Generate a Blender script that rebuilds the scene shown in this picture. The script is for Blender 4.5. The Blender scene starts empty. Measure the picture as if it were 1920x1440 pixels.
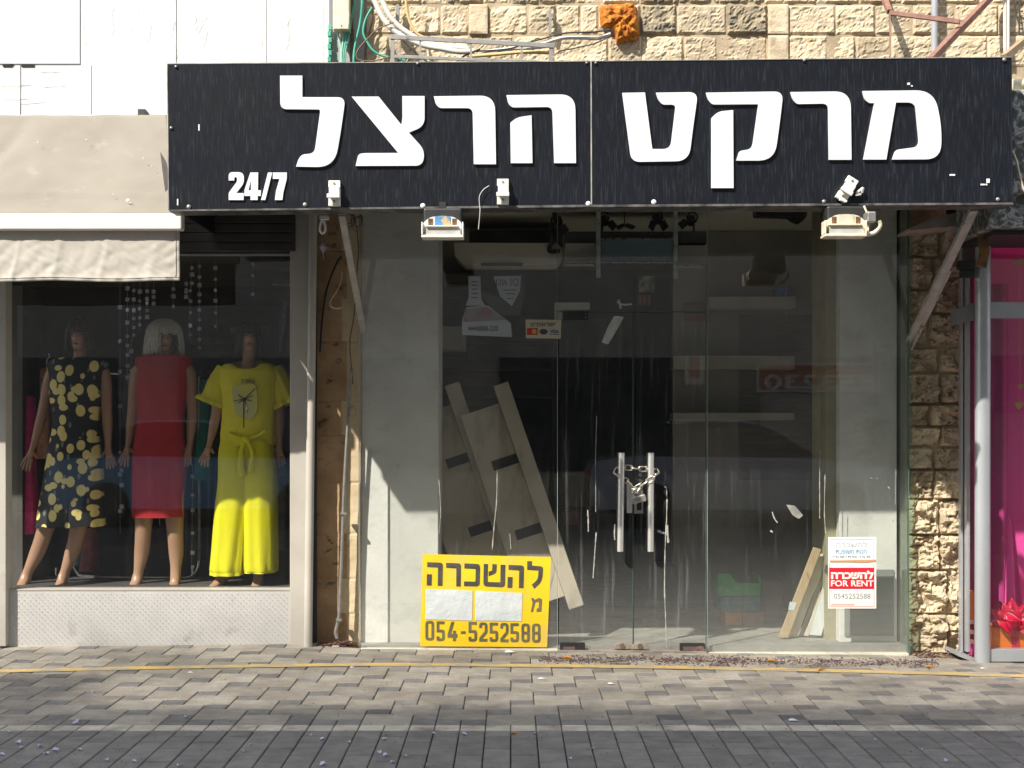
import bpy, bmesh, math, random
from mathutils import Vector, Matrix, noise
from mathutils.geometry import tessellate_polygon

scene = bpy.context.scene
COL = scene.collection
R = math.radians

# ------------------------------------------------------------------ camera, sky, sun, exposure
F, CAM_D, CAM_H, HZ = 2570.0, 8.567, 1.383, 800.0      # focal length in photo pixels, distance, eye height, horizon row
cam = bpy.data.cameras.new('camera')
cam.sensor_width = 36.0
cam.lens = 36.0 * F / 1920.0
cam.shift_y = (HZ - 720.0) / 1920.0
cam.clip_start, cam.clip_end = 0.05, 500.0
camo = bpy.data.objects.new('camera', cam)
camo.location = (0, -CAM_D, CAM_H)
camo.rotation_euler = (R(90), 0, 0)
COL.objects.link(camo)
scene.camera = camo

SUN = Vector((0.92, 1.0, -1.33)).normalized()
ELEV, ROT = math.asin(-SUN.z), math.atan2(-SUN.x, -SUN.y)
w = bpy.data.worlds.new('World')
scene.world = w
w.use_nodes = True
nt = w.node_tree
sky = nt.nodes.new('ShaderNodeTexSky')
sky.sky_type = 'NISHITA'
sky.sun_disc = False
sky.sun_elevation = ELEV
sky.sun_rotation = ROT
bg = nt.nodes['Background']
hs = nt.nodes.new('ShaderNodeHueSaturation')
hs.inputs['Saturation'].default_value = 0.38
nt.links.new(sky.outputs[0], hs.inputs['Color'])
nt.links.new(hs.outputs[0], bg.inputs[0])
bg.inputs[1].default_value = 0.15
sl = bpy.data.lights.new('sun', 'SUN')
sl.energy = 3.2
sl.angle = R(0.6)
sl.color = (1.0, 0.945, 0.85)
slo = bpy.data.objects.new('sun', sl)
slo.rotation_euler = SUN.to_track_quat('-Z', 'Y').to_euler()
slo.location = (-8, -10, 16)
COL.objects.link(slo)
scene.view_settings.view_transform = 'Standard'
scene.view_settings.look = 'None'
scene.view_settings.gamma = 1.0
scene.view_settings.exposure = 1.2
scene.cycles.use_denoising = True
scene.cycles.max_bounces = 10
scene.cycles.transparent_max_bounces = 24
scene.cycles.sample_clamp_indirect = 6.0

# ------------------------------------------------------------------ helpers
def P(px, py, Y=0.0):
    """photo pixel + distance of the plane it stands in -> a point of the place"""
    d = CAM_D + Y
    return Vector(((px - 960.0) * d / F, Y, CAM_H + (HZ - py) * d / F))

def mpp(Y=0.0):
    return (CAM_D + Y) / F

GZX = [(-6, .0), (-3.2, .008), (-1.35, .024), (-.95, -.002), (.3, -.015), (1.2, -.027), (2.5, -.046), (3.4, -.06), (7, -.06)]
def gz(x, y):
    for (a, za), (b, zb) in zip(GZX, GZX[1:]):
        if x <= b or b == 7:
            t = min(max((x - a) / (b - a), 0), 1)
            z = za + (zb - za) * t
            break
    return z * min(max(1 + y / 1.4, 0), 1)

def G(px, py):
    """photo pixel -> a point on the pavement"""
    z = 0.0
    for _ in range(6):
        d = F * (CAM_H - z) / (py - HZ)
        x, y = (px - 960) * d / F, d - CAM_D
        z = gz(x, y)
    return Vector((x, y, z))

class MB:
    def __init__(s):
        s.v, s.f, s.mi, s.tone = [], [], [], []
        s.m, s.t = 0, 0.5
    def add(s, vs, fs):
        o = len(s.v)
        s.v += [Vector(v) for v in vs]
        for f in fs:
            s.f.append(tuple(i + o for i in f)); s.mi.append(s.m); s.tone.append(s.t)
    def box(s, x0, x1, y0, y1, z0, z1, M=None):
        vs = [Vector((x, y, z)) for z in (z0, z1) for y in (y0, y1) for x in (x0, x1)]
        if M is not None: vs = [M @ v for v in vs]
        s.add(vs, [(0, 2, 3, 1), (4, 5, 7, 6), (0, 1, 5, 4), (2, 6, 7, 3), (0, 4, 6, 2), (1, 3, 7, 5)])
    def pbox(s, px0, py0, px1, py1, Y0, Y1):
        a, b = P(px0, py0, Y0), P(px1, py1, Y0)
        s.box(min(a.x, b.x), max(a.x, b.x), Y0, Y1, min(a.z, b.z), max(a.z, b.z))
    def bar(s, a, b, wx, wy, up=(0, 0, 1)):
        """rectangular bar from a to b"""
        a, b = Vector(a), Vector(b)
        d = b - a
        u = Vector(up)
        if abs(d.normalized().dot(u)) > .95: u = Vector((0, 1, 0))
        x = d.cross(u).normalized(); y = x.cross(d).normalized()
        vs = []
        for q in (a, b):
            for sx, sy in ((-1, -1), (1, -1), (1, 1), (-1, 1)):
                vs.append(q + x * sx * wx / 2 + y * sy * wy / 2)
        s.add(vs, [(3, 2, 1, 0), (4, 5, 6, 7), (0, 1, 5, 4), (1, 2, 6, 5), (2, 3, 7, 6), (3, 0, 4, 7)])
    def tube(s, pts, r, n=8, closed=False, cap=True):
        pts = [Vector(p) for p in pts]
        rr = r if isinstance(r, (list, tuple)) else [r] * len(pts)
        N = len(pts)
        o = len(s.v); vs = []; fs = []
        prev = None
        for i, p in enumerate(pts):
            if closed: d = pts[(i + 1) % N] - pts[i - 1]
            else: d = pts[min(i + 1, N - 1)] - pts[max(i - 1, 0)]
            d.normalize()
            if prev is None:
                u = Vector((0, 0, 1)) if abs(d.z) < .9 else Vector((0, 1, 0))
                x = d.cross(u).normalized()
            else:
                x = (prev - d * prev.dot(d)).normalized()
            prev = x
            y = d.cross(x)
            for k in range(n):
                a = 2 * math.pi * k / n
                vs.append(p + (x * math.cos(a) + y * math.sin(a)) * rr[i])
        for i in range(N if closed else N - 1):
            j = (i + 1) % N
            for k in range(n):
                l = (k + 1) % n
                fs.append((i * n + k, i * n + l, j * n + l, j * n + k))
        if cap and not closed:
            fs.append(tuple(range(n))[::-1]); fs.append(tuple((N - 1) * n + k for k in range(n)))
        s.add(vs, fs)
    def prism(s, loops, fn0, fn1, side=True):
        """2-D loops (outer, holes...) -> front cap fn0(x,y), back cap fn1(x,y)"""
        flat = [p for l in loops for p in l]
        tris = tessellate_polygon([[Vector((p[0], p[1], 0)) for p in l] for l in loops])
        a = [fn0(*p) for p in flat]; b = [fn1(*p) for p in flat]
        n = len(flat)
        fs = []
        for t in tris:
            p0, p1, p2 = (a[i] for i in t)
            nn = (p1 - p0).cross(p2 - p0)
            if nn.dot(b[t[0]] - a[t[0]]) > 0: t = t[::-1]
            fs.append(tuple(t)); fs.append(tuple(i + n for i in t[::-1]))
        if side:
            o = 0
            for l in loops:
                k = len(l)
                for i in range(k):
                    j = (i + 1) % k
                    fs.append((o + i, o + i + n, o + j + n, o + j))
                o += k
        s.add(a + b, fs)
    def pprism(s, loops, Y0, Y1):
        if not isinstance(loops[0][0], (tuple, list)): loops = [loops]
        def f0(x, y): return P(x, y, Y0)
        def f1(x, y):
            v = P(x, y, Y0); v.y = Y1; return v
        s.prism(loops, f0, f1)
    def ball(s, c, rx, ry, rz, n=10, m=7, M=None):
        c = Vector(c); vs = []; fs = []
        for i in range(m + 1):
            th = math.pi * i / m
            for k in range(n):
                a = 2 * math.pi * k / n
                v = Vector((rx * math.sin(th) * math.cos(a), ry * math.sin(th) * math.sin(a), rz * math.cos(th)))
                if M is not None: v = M @ v
                vs.append(c + v)
        for i in range(m):
            for k in range(n):
                l = (k + 1) % n
                fs.append((i * n + k, (i + 1) * n + k, (i + 1) * n + l, i * n + l))
        s.add(vs, fs)
    def grid(s, nu, nv, fn):
        vs = [fn(i / nu, j / nv) for j in range(nv + 1) for i in range(nu + 1)]
        s.add(vs, [(j * (nu + 1) + i, j * (nu + 1) + i + 1, (j + 1) * (nu + 1) + i + 1, (j + 1) * (nu + 1) + i)
                   for j in range(nv) for i in range(nu)])
    def slab(s, nu, nv, fn, off):
        """a curved sheet with thickness: fn(u,v) and fn(u,v)+off"""
        off = Vector(off)
        a = [Vector(fn(i / nu, j / nv)) for j in range(nv + 1) for i in range(nu + 1)]
        n = len(a); W = nu + 1
        fs = []
        for j in range(nv):
            for i in range(nu):
                q = (j * W + i, j * W + i + 1, (j + 1) * W + i + 1, (j + 1) * W + i)
                fs.append(q); fs.append(tuple(k + n for k in q[::-1]))
        edge = [i for i in range(W)] + [j * W + nu for j in range(1, nv + 1)] + [nv * W + i for i in range(nu - 1, -1, -1)] + [j * W for j in range(nv - 1, 0, -1)]
        for k in range(len(edge)):
            p, q = edge[k], edge[(k + 1) % len(edge)]
            fs.append((q, p, p + n, q + n))
        s.add(a + [v + off for v in a], fs)
    def build(s, name, mats, parent=None, smooth=False, bevel=0, seg=2, loc=None):
        if not isinstance(mats, (list, tuple)): mats = [mats]
        if parent is not None:
            L = WLOC[parent.name]
        elif loc is not None: L = Vector(loc)
        else:
            xs = [v.x for v in s.v]; ys = [v.y for v in s.v]; zs = [v.z for v in s.v]
            L = Vector(((min(xs) + max(xs)) / 2, (min(ys) + max(ys)) / 2, min(zs)))
        me = bpy.data.meshes.new(name)
        me.from_pydata([tuple(v - L) for v in s.v], [], s.f)
        for m in mats: me.materials.append(m)
        me.polygons.foreach_set('material_index', s.mi)
        if smooth is True: me.polygons.foreach_set('use_smooth', [True] * len(s.f))
        at = me.attributes.new('tone', 'FLOAT', 'FACE')
        at.data.foreach_set('value', s.tone)
        me.update()
        bm = bmesh.new(); bm.from_mesh(me)
        bmesh.ops.recalc_face_normals(bm, faces=bm.faces)
        bm.to_mesh(me); bm.free()
        o = bpy.data.objects.new(name, me)
        COL.objects.link(o)
        if parent is not None:
            o.parent = parent
            WLOC[o.name] = L
        else:
            o.location = L
            WLOC[o.name] = L
        if bevel:
            b = o.modifiers.new('bevel', 'BEVEL'); b.width = bevel; b.segments = seg; b.limit_method = 'ANGLE'; b.angle_limit = R(35)
        if smooth == 'stone':
            me.polygons.foreach_set('use_smooth', [True] * len(s.f))
            me.set_sharp_from_angle(angle=R(86))
        if smooth == 'auto':
            me.polygons.foreach_set('use_smooth', [True] * len(s.f))
            me.set_sharp_from_angle(angle=R(38))
        return o
WLOC = {}

def tag(o, label=None, cat=None, group=None, kind=None):
    if label: o['label'] = label
    if cat: o['category'] = cat
    if group: o['group'] = group
    if kind: o['kind'] = kind
    return o
def thing(name, label, cat, loc=(0, 0, 0), group=None):
    o = bpy.data.objects.new(name, None)
    o.empty_display_size = .1
    COL.objects.link(o)
    o.location = loc
    WLOC[o.name] = Vector(loc)
    return tag(o, label, cat, group)

def fillet(pts, seg=6):
    """polygon of (x, y[, r]) -> points with rounded corners"""
    out = []
    n = len(pts)
    for i in range(n):
        p = Vector(pts[i][:2]); r = pts[i][2] if len(pts[i]) > 2 else 0
        if r <= 0: out.append((p.x, p.y)); continue
        a = Vector(pts[i - 1][:2]) - p; b = Vector(pts[(i + 1) % n][:2]) - p
        la, lb = a.length, b.length
        a.normalize(); b.normalize()
        d = min(r, la * .49, lb * .49) if r < min(la, lb) * .98 else min(la, lb) * .6
        p0, p1 = p + a * d, p + b * d
        for k in range(seg + 1):
            t = k / seg
            q = p0 * (1 - t) ** 2 + p * 2 * t * (1 - t) + p1 * t * t
            out.append((q.x, q.y))
    return out

def smooth_path(pts, n=6):
    pts = [Vector(p) for p in pts]
    out = []
    for i in range(len(pts) - 1):
        p0 = pts[max(i - 1, 0)]; p1 = pts[i]; p2 = pts[i + 1]; p3 = pts[min(i + 2, len(pts) - 1)]
        for k in range(n):
            t = k / n
            out.append(.5 * ((2 * p1) + (p2 - p0) * t + (2 * p0 - 5 * p1 + 4 * p2 - p3) * t * t + (3 * p1 - p0 - 3 * p2 + p3) * t ** 3))
    out.append(pts[-1])
    return out
def PP(lst, Y):
    return [P(a[0], a[1], a[2] if len(a) > 2 else Y) for a in lst]

def text(parent, name, body, px0, py0, px1, py1, Y, mat, bold=0.0, depth=.002, mirror=False, slope=0.0):
    """lettering as raised mesh fitted in a photo rectangle, its back on plane Y"""
    cu = bpy.data.curves.new('tmp', 'FONT')
    cu.body = body; cu.offset = bold; cu.resolution_u = 3
    ob = bpy.data.objects.new('tmp', cu); COL.objects.link(ob)
    dg = bpy.context.evaluated_depsgraph_get()
    me = bpy.data.meshes.new_from_object(ob.evaluated_get(dg))
    bpy.data.objects.remove(ob); bpy.data.curves.remove(cu)
    xs = [v.co.x for v in me.vertices]; ys = [v.co.y for v in me.vertices]
    if not xs: return None
    x0, x1, y0, y1 = min(xs), max(xs), min(ys), max(ys)
    m = MB()
    vs = []
    for v in me.vertices:
        u = (v.co.x - x0) / (x1 - x0)
        if mirror: u = 1 - u
        q = (v.co.y - y0) / (y1 - y0)
        vs.append(P(px0 + u * (px1 - px0), py1 + q * (py0 - py1) + slope * u, Y) - Vector((0, depth, 0)))
    m.add(vs, [tuple(p.vertices) for p in me.polygons])
    bpy.data.meshes.remove(me)
    return m.build(name, mat, parent)

# ------------------------------------------------------------------ materials
def col4(c): return (c[0], c[1], c[2], 1)
def mat(name, c1, c2=None, sc=5.0, lo=.38, hi=.62, rough=.6, metal=0.0, bump=0.0, bsc=60.0, stretch=(1, 1, 1), spec=.5,
        tone=0.0, dirt=None, dsc=3.0, dlo=.5, dhi=.7, dstretch=(1, 1, 1), rvar=0.15, coat=0.0, sss=0.0, emit=None):
    m = bpy.data.materials.new(name)
    m.use_nodes = True
    t = m.node_tree; N = t.nodes; L = t.links
    b = N['Principled BSDF']
    tc = N.new('ShaderNodeTexCoord')
    def mp(s):
        k = N.new('ShaderNodeMapping'); k.inputs['Scale'].default_value = s
        L.new(tc.outputs['Object'], k.inputs[0]); return k
    def nz(s, st, det=6, ro=.6):
        k = N.new('ShaderNodeTexNoise'); k.inputs['Scale'].default_value = s; k.inputs['Detail'].default_value = det; k.inputs['Roughness'].default_value = ro
        L.new(mp(st).outputs[0], k.inputs['Vector']); return k.outputs[0]
    def ramp(src, lo, hi, a, bb):
        k = N.new('ShaderNodeValToRGB')
        k.color_ramp.elements[0].position = lo; k.color_ramp.elements[1].position = hi
        k.color_ramp.elements[0].color = col4(a); k.color_ramp.elements[1].color = col4(bb)
        L.new(src, k.inputs[0]); return k.outputs[0]
    def mix(f, a, bb, mode='MIX'):
        k = N.new('ShaderNodeMix'); k.data_type = 'RGBA'; k.blend_type = mode
        if isinstance(f, float): k.inputs[0].default_value = f
        else: L.new(f, k.inputs[0])
        for s_, q in ((6, a), (7, bb)):
            if isinstance(q, tuple): k.inputs[s_].default_value = col4(q)
            else: L.new(q, k.inputs[s_])
        return k.outputs[2]
    c2 = c2 or tuple(x * .82 for x in c1)
    n1 = nz(sc, stretch)
    c = ramp(n1, lo, hi, c1, c2)
    if dirt:
        n2 = nz(dsc, dstretch, 8, .65)
        f = ramp(n2, dlo, dhi, (0, 0, 0), (1, 1, 1))
        c = mix(f, c, dirt)
    if tone:
        a = N.new('ShaderNodeAttribute'); a.attribute_name = 'tone'
        k = N.new('ShaderNodeMath'); k.operation = 'MULTIPLY_ADD'; k.inputs[1].default_value = tone * 2; k.inputs[2].default_value = 1 - tone
        L.new(a.outputs['Fac'], k.inputs[0])
        h = N.new('ShaderNodeHueSaturation'); L.new(k.outputs[0], h.inputs['Value']); L.new(c, h.inputs['Color'])
        c = h.outputs[0]
    L.new(c, b.inputs['Base Color'])
    rr = N.new('ShaderNodeMapRange'); rr.inputs[3].default_value = max(rough - rvar, .02); rr.inputs[4].default_value = min(rough + rvar, 1)
    L.new(n1, rr.inputs[0]); L.new(rr.outputs[0], b.inputs['Roughness'])
    b.inputs['Metallic'].default_value = metal
    b.inputs['Specular IOR Level'].default_value = spec
    b.inputs['Coat Weight'].default_value = coat
    if sss:
        b.inputs['Subsurface Weight'].default_value = sss; b.inputs['Subsurface Radius'].default_value = (.02, .015, .01)
    if emit:
        b.inputs['Emission Color'].default_value = col4(emit[:3]); b.inputs['Emission Strength'].default_value = emit[3]
    if bump:
        bp = N.new('ShaderNodeBump'); bp.inputs['Strength'].default_value = bump; bp.inputs['Distance'].default_value = .01
        L.new(nz(bsc, stretch, 8, .6), bp.inputs['Height']); L.new(bp.outputs[0], b.inputs['Normal'])
    return m

def glass(name, tint=(.95, .96, .95), refl=1.75, dust=.03, streak=.10, low=0.0):
    """clear pane that lets light through, mirrors its surroundings and carries some dust and run-down streaks"""
    m = bpy.data.materials.new(name); m.use_nodes = True
    t = m.node_tree; N = t.nodes; L = t.links
    N.remove(N['Principled BSDF']); out = N['Material Output']
    tr = N.new('ShaderNodeBsdfTransparent'); tr.inputs[0].default_value = col4(tint)
    gl = N.new('ShaderNodeBsdfGlossy'); gl.inputs['Roughness'].default_value = 0.0; gl.inputs[0].default_value = (1, 1, 1, 1)
    fr = N.new('ShaderNodeFresnel'); fr.inputs[0].default_value = refl
    ge = N.new('ShaderNodeNewGeometry')
    k = N.new('ShaderNodeMath'); k.operation = 'SUBTRACT'; k.inputs[0].default_value = 1; L.new(ge.outputs['Backfacing'], k.inputs[1])
    f = N.new('ShaderNodeMath'); f.operation = 'MULTIPLY'; L.new(fr.outputs[0], f.inputs[0]); L.new(k.outputs[0], f.inputs[1])
    m1 = N.new('ShaderNodeMixShader'); L.new(f.outputs[0], m1.inputs[0]); L.new(tr.outputs[0], m1.inputs[1]); L.new(gl.outputs[0], m1.inputs[2])
    tc = N.new('ShaderNodeTexCoord')
    def noise_(scale, st, lo, hi, mx, det=5):
        mp = N.new('ShaderNodeMapping'); mp.inputs['Scale'].default_value = st; L.new(tc.outputs['Object'], mp.inputs[0])
        nn = N.new('ShaderNodeTexNoise'); nn.inputs['Scale'].default_value = scale; nn.inputs['Detail'].default_value = det; nn.inputs['Roughness'].default_value = .65
        L.new(mp.outputs[0], nn.inputs['Vector'])
        r = N.new('ShaderNodeMapRange'); r.inputs[1].default_value = lo; r.inputs[2].default_value = hi; r.inputs[3].default_value = 0; r.inputs[4].default_value = mx
        L.new(nn.outputs[0], r.inputs[0]); return r.outputs[0]
    def add(a, b_):
        q = N.new('ShaderNodeMath'); q.operation = 'ADD'; L.new(a, q.inputs[0])
        if isinstance(b_, float): q.inputs[1].default_value = b_
        else: L.new(b_, q.inputs[1])
        return q.outputs[0]
    s1 = noise_(30, (1, 1, .045), .54, .80, streak)
    s2 = noise_(3.0, (1, 1, .6), .42, .75, dust)
    s3 = noise_(140, (1, 1, .5), .70, .80, streak * 1.2, 2)
    d = add(add(add(s1, s2), s3), dust * .5)
    if low:
        sp = N.new('ShaderNodeSeparateXYZ'); L.new(tc.outputs['Object'], sp.inputs[0])
        r = N.new('ShaderNodeMapRange'); r.interpolation_type = 'SMOOTHSTEP'; r.inputs[1].default_value = .75; r.inputs[2].default_value = 0.0; r.inputs[3].default_value = 0; r.inputs[4].default_value = low
        L.new(sp.outputs[2], r.inputs[0]); d = add(d, r.outputs[0])
    h = N.new('ShaderNodeMath'); h.operation = 'MULTIPLY'; L.new(d, h.inputs[0]); L.new(k.outputs[0], h.inputs[1])
    df = N.new('ShaderNodeBsdfDiffuse'); df.inputs[0].default_value = (.62, .63, .60, 1)
    m2 = N.new('ShaderNodeMixShader'); L.new(h.outputs[0], m2.inputs[0]); L.new(m1.outputs[0], m2.inputs[1]); L.new(df.outputs[0], m2.inputs[2])
    L.new(m2.outputs[0], out.inputs[0])
    return m
# ------------------------------------------------------------------ shared materials
M_LIGHTPAVE = mat('paver_light', (.365, .33, .275), (.29, .26, .215), sc=9, rough=.85, bump=.7, bsc=70, tone=.16, dirt=(.22, .185, .15), dsc=3.2, dlo=.48, dhi=.74, spec=.3)
M_DARKPAVE = mat('paver_dark', (.22, .208, .19), (.168, .158, .147), sc=9, rough=.85, bump=.7, bsc=70, tone=.18, dirt=(.25, .235, .21), dsc=2.0, dlo=.55, dhi=.8, spec=.3)
M_CURBPAVE = mat('paver_pale', (.56, .51, .42), (.45, .41, .335), sc=9, rough=.85, bump=.5, bsc=90, tone=.14, dirt=(.22, .19, .16), dsc=4, spec=.3)
M_JOINT = mat('joint_sand', (.24, .21, .18), (.15, .135, .12), sc=30, rough=.95, bump=.3)
M_ASPHALT = mat('asphalt', (.12, .117, .112), (.09, .088, .085), sc=20, rough=.9, bump=.4, bsc=150)
M_STONE = mat('limestone', (.60, .505, .36), (.48, .39, .265), sc=7, rough=.85, bump=.6, bsc=45, tone=.17, dirt=(.30, .26, .19), dsc=9, dlo=.55, dhi=.75, spec=.25)
M_STONEGREY = mat('weathered_limestone', (.46, .38, .25), (.20, .18, .145), sc=10, rough=.9, bump=.6, bsc=45, tone=.2, spec=.25)
M_MORTAR = mat('mortar', (.50, .40, .27), (.36, .28, .185), sc=8, rough=.95, bump=.5, bsc=60)
M_PIER = mat('stained_plaster', (.50, .335, .19), (.36, .235, .13), sc=5, rough=.85, bump=.6, bsc=40, dirt=(.12, .085, .06), dsc=9, dlo=.57, dhi=.66, dstretch=(1, 1, 1.6), spec=.3)
M_WHITEWALL = mat('white_cladding', (.76, .76, .74), (.70, .70, .685), sc=2, rough=.5, bump=.12, bsc=12, dirt=(.52, .51, .48), dsc=3.5, dlo=.55, dhi=.9, dstretch=(4, 1, .35))  # vertical streaks: real grime, plus soft shadows put into the colour
M_WHITEPANEL = mat('pale_grey_panel', (.62, .64, .63), (.59, .61, .60), sc=1.5, rough=.45)
M_SEAM = mat('dark_seam', (.30, .30, .29), (.16, .15, .14), sc=9, rough=.8)
M_BLACKHOLE = mat('dark_void', (.02, .018, .018), rough=.9)
M_ALU = mat('greige_aluminium', (.50, .47, .41), (.44, .41, .36), sc=3, rough=.45, metal=.0, spec=.5, dirt=(.24, .21, .17), dsc=7, dlo=.63, dhi=.8, dstretch=(1, 1, .4))
M_ALUGREY = mat('grey_aluminium', (.47, .49, .51), (.42, .44, .46), sc=3, rough=.38, metal=.35, dirt=(.26, .25, .24), dsc=6, dlo=.64, dhi=.82, dstretch=(1, 1, .4))
M_STEEL = mat('brushed_steel', (.66, .65, .62), (.52, .51, .49), sc=20, rough=.27, metal=1.0, stretch=(1, 1, .1))
M_CHROME = mat('chrome', (.7, .7, .7), rough=.12, metal=1.0)
M_GALV = mat('galvanised_steel', (.42, .41, .39), (.30, .29, .27), sc=14, rough=.5, metal=.7, dirt=(.16, .10, .06), dsc=14, dlo=.6, dhi=.72)
M_BRACE = mat('dusty_paint_bar', (.47, .45, .41), (.36, .34, .31), sc=12, rough=.7, dirt=(.16, .11, .08), dsc=10, dlo=.58, dhi=.7)
M_RUSTBROWN = mat('brown_primer', (.30, .155, .115), (.21, .105, .08), sc=12, rough=.7, bump=.2)
M_RUST = mat('rusty_iron', (.24, .12, .04), (.08, .045, .025), sc=14, rough=.85, bump=.4)
M_WHITEPLASTIC = mat('white_plastic', (.80, .78, .72), (.70, .68, .62), sc=8, rough=.5)
M_CREAMMETAL = mat('cream_metal', (.78, .72, .56), (.62, .55, .40), sc=16, rough=.55, dirt=(.25, .19, .12), dsc=18, dlo=.6, dhi=.72)
M_GREYCOND = mat('grey_conduit', (.74, .72, .66), (.62, .60, .55), sc=6, rough=.5)
M_GREEN = mat('green_cable', (.05, .34, .24), (.08, .42, .31), sc=20, rough=.5)
M_GREENPALE = mat('pale_green_cable', (.28, .50, .40), (.38, .58, .48), sc=20, rough=.5)
M_BLACKCABLE = mat('black_cable', (.025, .022, .02), (.06, .05, .045), sc=20, rough=.6)
M_YELLOWCABLE = mat('ochre_conduit', (.70, .50, .22), (.62, .44, .2), sc=10, rough=.5)
M_BROWNCABLE = mat('brown_wire', (.20, .12, .08), (.13, .08, .05), sc=20, rough=.6)
M_FOAM = mat('orange_foam', (.62, .215, .02), (.33, .09, .008), sc=14, rough=.9, bump=1.0, bsc=40, dirt=(.75, .34, .05), dsc=22, dlo=.55, dhi=.7)
M_BLACK = mat('black_plastic', (.02, .02, .02), (.03, .03, .03), rough=.5)
M_DARKMETAL = mat('dark_brown_metal', (.075, .065, .06), (.05, .045, .04), sc=5, rough=.5)
M_DUST = mat('debris', (.20, .125, .10), (.10, .06, .055), sc=30, rough=.95, tone=.5)
M_PLUM = mat('dried_petals', (.22, .105, .12), (.13, .065, .07), sc=40, rough=.95, tone=.5)

# ------------------------------------------------------------------ the ground
U = .1167
Y_CURB = -2.209                      # where the pale edging row starts
C0 = -.472                           # left edge of one column of small dark stones
random.seed(4)
m = MB()
def paver(x0, x1, y0, y1, mi, gap=.0022, h=.0, tone=None):
    g, b = gap, .004
    m.m = mi; m.t = random.random() if tone is None else tone
    jz = random.uniform(-.0012, .0012)
    tx, ty = random.uniform(-.006, .006), random.uniform(-.006, .006)
    cx, cy = (x0 + x1) / 2, (y0 + y1) / 2
    def z(x, y): return gz(x, y) + jz + h + (x - cx) * tx + (y - cy) * ty
    a0, a1, b0, b1 = x0 + g, x1 - g, y0 + g, y1 - g
    rim = [(a0, b0), (a1, b0), (a1, b1), (a0, b1)]
    top = [(a0 + b, b0 + b), (a1 - b, b0 + b), (a1 - b, b1 - b), (a0 + b, b1 - b)]
    vs = [Vector((x, y, z(x, y) - .03)) for x, y in rim] + [Vector((x, y, z(x, y) - b)) for x, y in rim] + [Vector((x, y, z(x, y))) for x, y in top]
    m.add(vs, [(8, 9, 10, 11)] + [(i + 4, (i + 1) % 4 + 4, (i + 1) % 4 + 8, i + 8) for i in range(4)] + [(i, (i + 1) % 4, (i + 1) % 4 + 4, i + 4) for i in range(4)])
NR = 20
for dj in range(-NR, 2):                          # dj = 1 is the last row before the pale edging
    yr = Y_CURB + (1 - dj) * U                    # near edge of the row
    for di in range(-38, 40):
        r = (di - 2 * dj) % 5
        x = C0 + di * U
        if r == 0: paver(x, x + U, yr, yr + U, 1)
        elif r == 3:                              # top left stone of a large pale square
            if dj + 1 > 1: paver(x, x + U, yr, yr + U, 1); paver(x + U, x + 2 * U, yr, yr + U, 1)
            else: paver(x, x + 2 * U, yr - U, yr + U, 0)
for di in range(-40, 42):
    x = C0 + di * U
    paver(x, x + U, Y_CURB - .12, Y_CURB, 2)
    for k in range(22):
        y1 = Y_CURB - .12 - k * .2334 + (.1167 if di % 2 else 0)
        y0 = y1 - .2334
        y1 = min(y1, Y_CURB - .12)
        if y1 - y0 > .03: paver(x, x + U, y0, y1, 1, tone=random.uniform(.15, .75))
pav = m.build('pavement', [M_LIGHTPAVE, M_DARKPAVE, M_CURBPAVE])
tag(pav, 'patterned pavement of large pale and small dark concrete stones', kind='structure')

m = MB()
xs = [-6 + .4 * i for i in range(31)]; ys = [-2.4 + .1 * j for j in range(29)]
m.add([Vector((x, y, gz(x, y) - .012)) for y in ys for x in xs], [(j * 31 + i, j * 31 + i + 1, (j + 1) * 31 + i + 1, (j + 1) * 31 + i) for j in range(28) for i in range(30)])
tag(m.build('pavement_bed', M_JOINT), 'sandy joints under the paving stones', kind='structure')
m = MB()
m.add([(-80, -90, -.022), (80, -90, -.022), (80, 0.0, -.022), (80, 60, -.022), (-80, 60, -.022), (-80, 0, -.022)], [(0, 1, 2, 5), (5, 2, 3, 4)])
for v in m.v: v.z = -.085
tag(m.build('ground', M_ASPHALT), 'ground sheet', kind='structure')
m = MB()
m.box(-40, 40, -13.3, -7.4, -.08, -.006)
tag(m.build('road', M_ASPHALT), 'dark street surface in front of the shops', kind='structure')
m = MB()
m.box(-40, -5.1, -7.39, 0, -.08, -.008); m.box(5.2, 40, -7.39, 0, -.08, -.064); 
m.box(-40, -6.0, 0.01, 1, -.08, -.01)
tag(m.build('side_pavement', M_DARKPAVE), 'pavement continuing on both sides', kind='structure')

# worn yellow line painted on the pavement
M_YLINE = mat('road_yellow', (.66, .44, .12), (.52, .37, .15), sc=14, rough=.8, dirt=(.36, .31, .23), dsc=13, dlo=.44, dhi=.60, dstretch=(.6, 1, 1))
pts = [(-60, 1261.5), (0, 1259.5), (160, 1255.5), (320, 1252), (480, 1249.5), (640, 1247), (800, 1246.5), (960, 1248.5), (1120, 1250), (1280, 1252.5), (1440, 1255.5), (1600, 1259.5), (1760, 1263.5), (1920, 1268.5), (2010, 1271)]
pw = []
for (a, ya), (b, yb) in zip(pts, pts[1:]):
    for k in range(8): pw.append((a + (b - a) * k / 8, ya + (yb - ya) * k / 8))
m = MB(); vs = []
for x, y in pw:
    jj = noise.noise(Vector((x * .05, 0, 0))) * .7
    for dy in (-2.9 + jj, 2.9 + jj * .6):
        g_ = G(x, y + dy); g_.z = gz(g_.x, g_.y) + .0035; vs.append(g_)
m.add(vs, [(i * 2, i * 2 + 1, i * 2 + 3, i * 2 + 2) for i in range(len(pw) - 1) if noise.noise(Vector((i * .31, 7, 1))) > -.8])
tag(m.build('yellow_line', M_YLINE), 'worn thin yellow line painted along the pavement', kind='structure')

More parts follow.
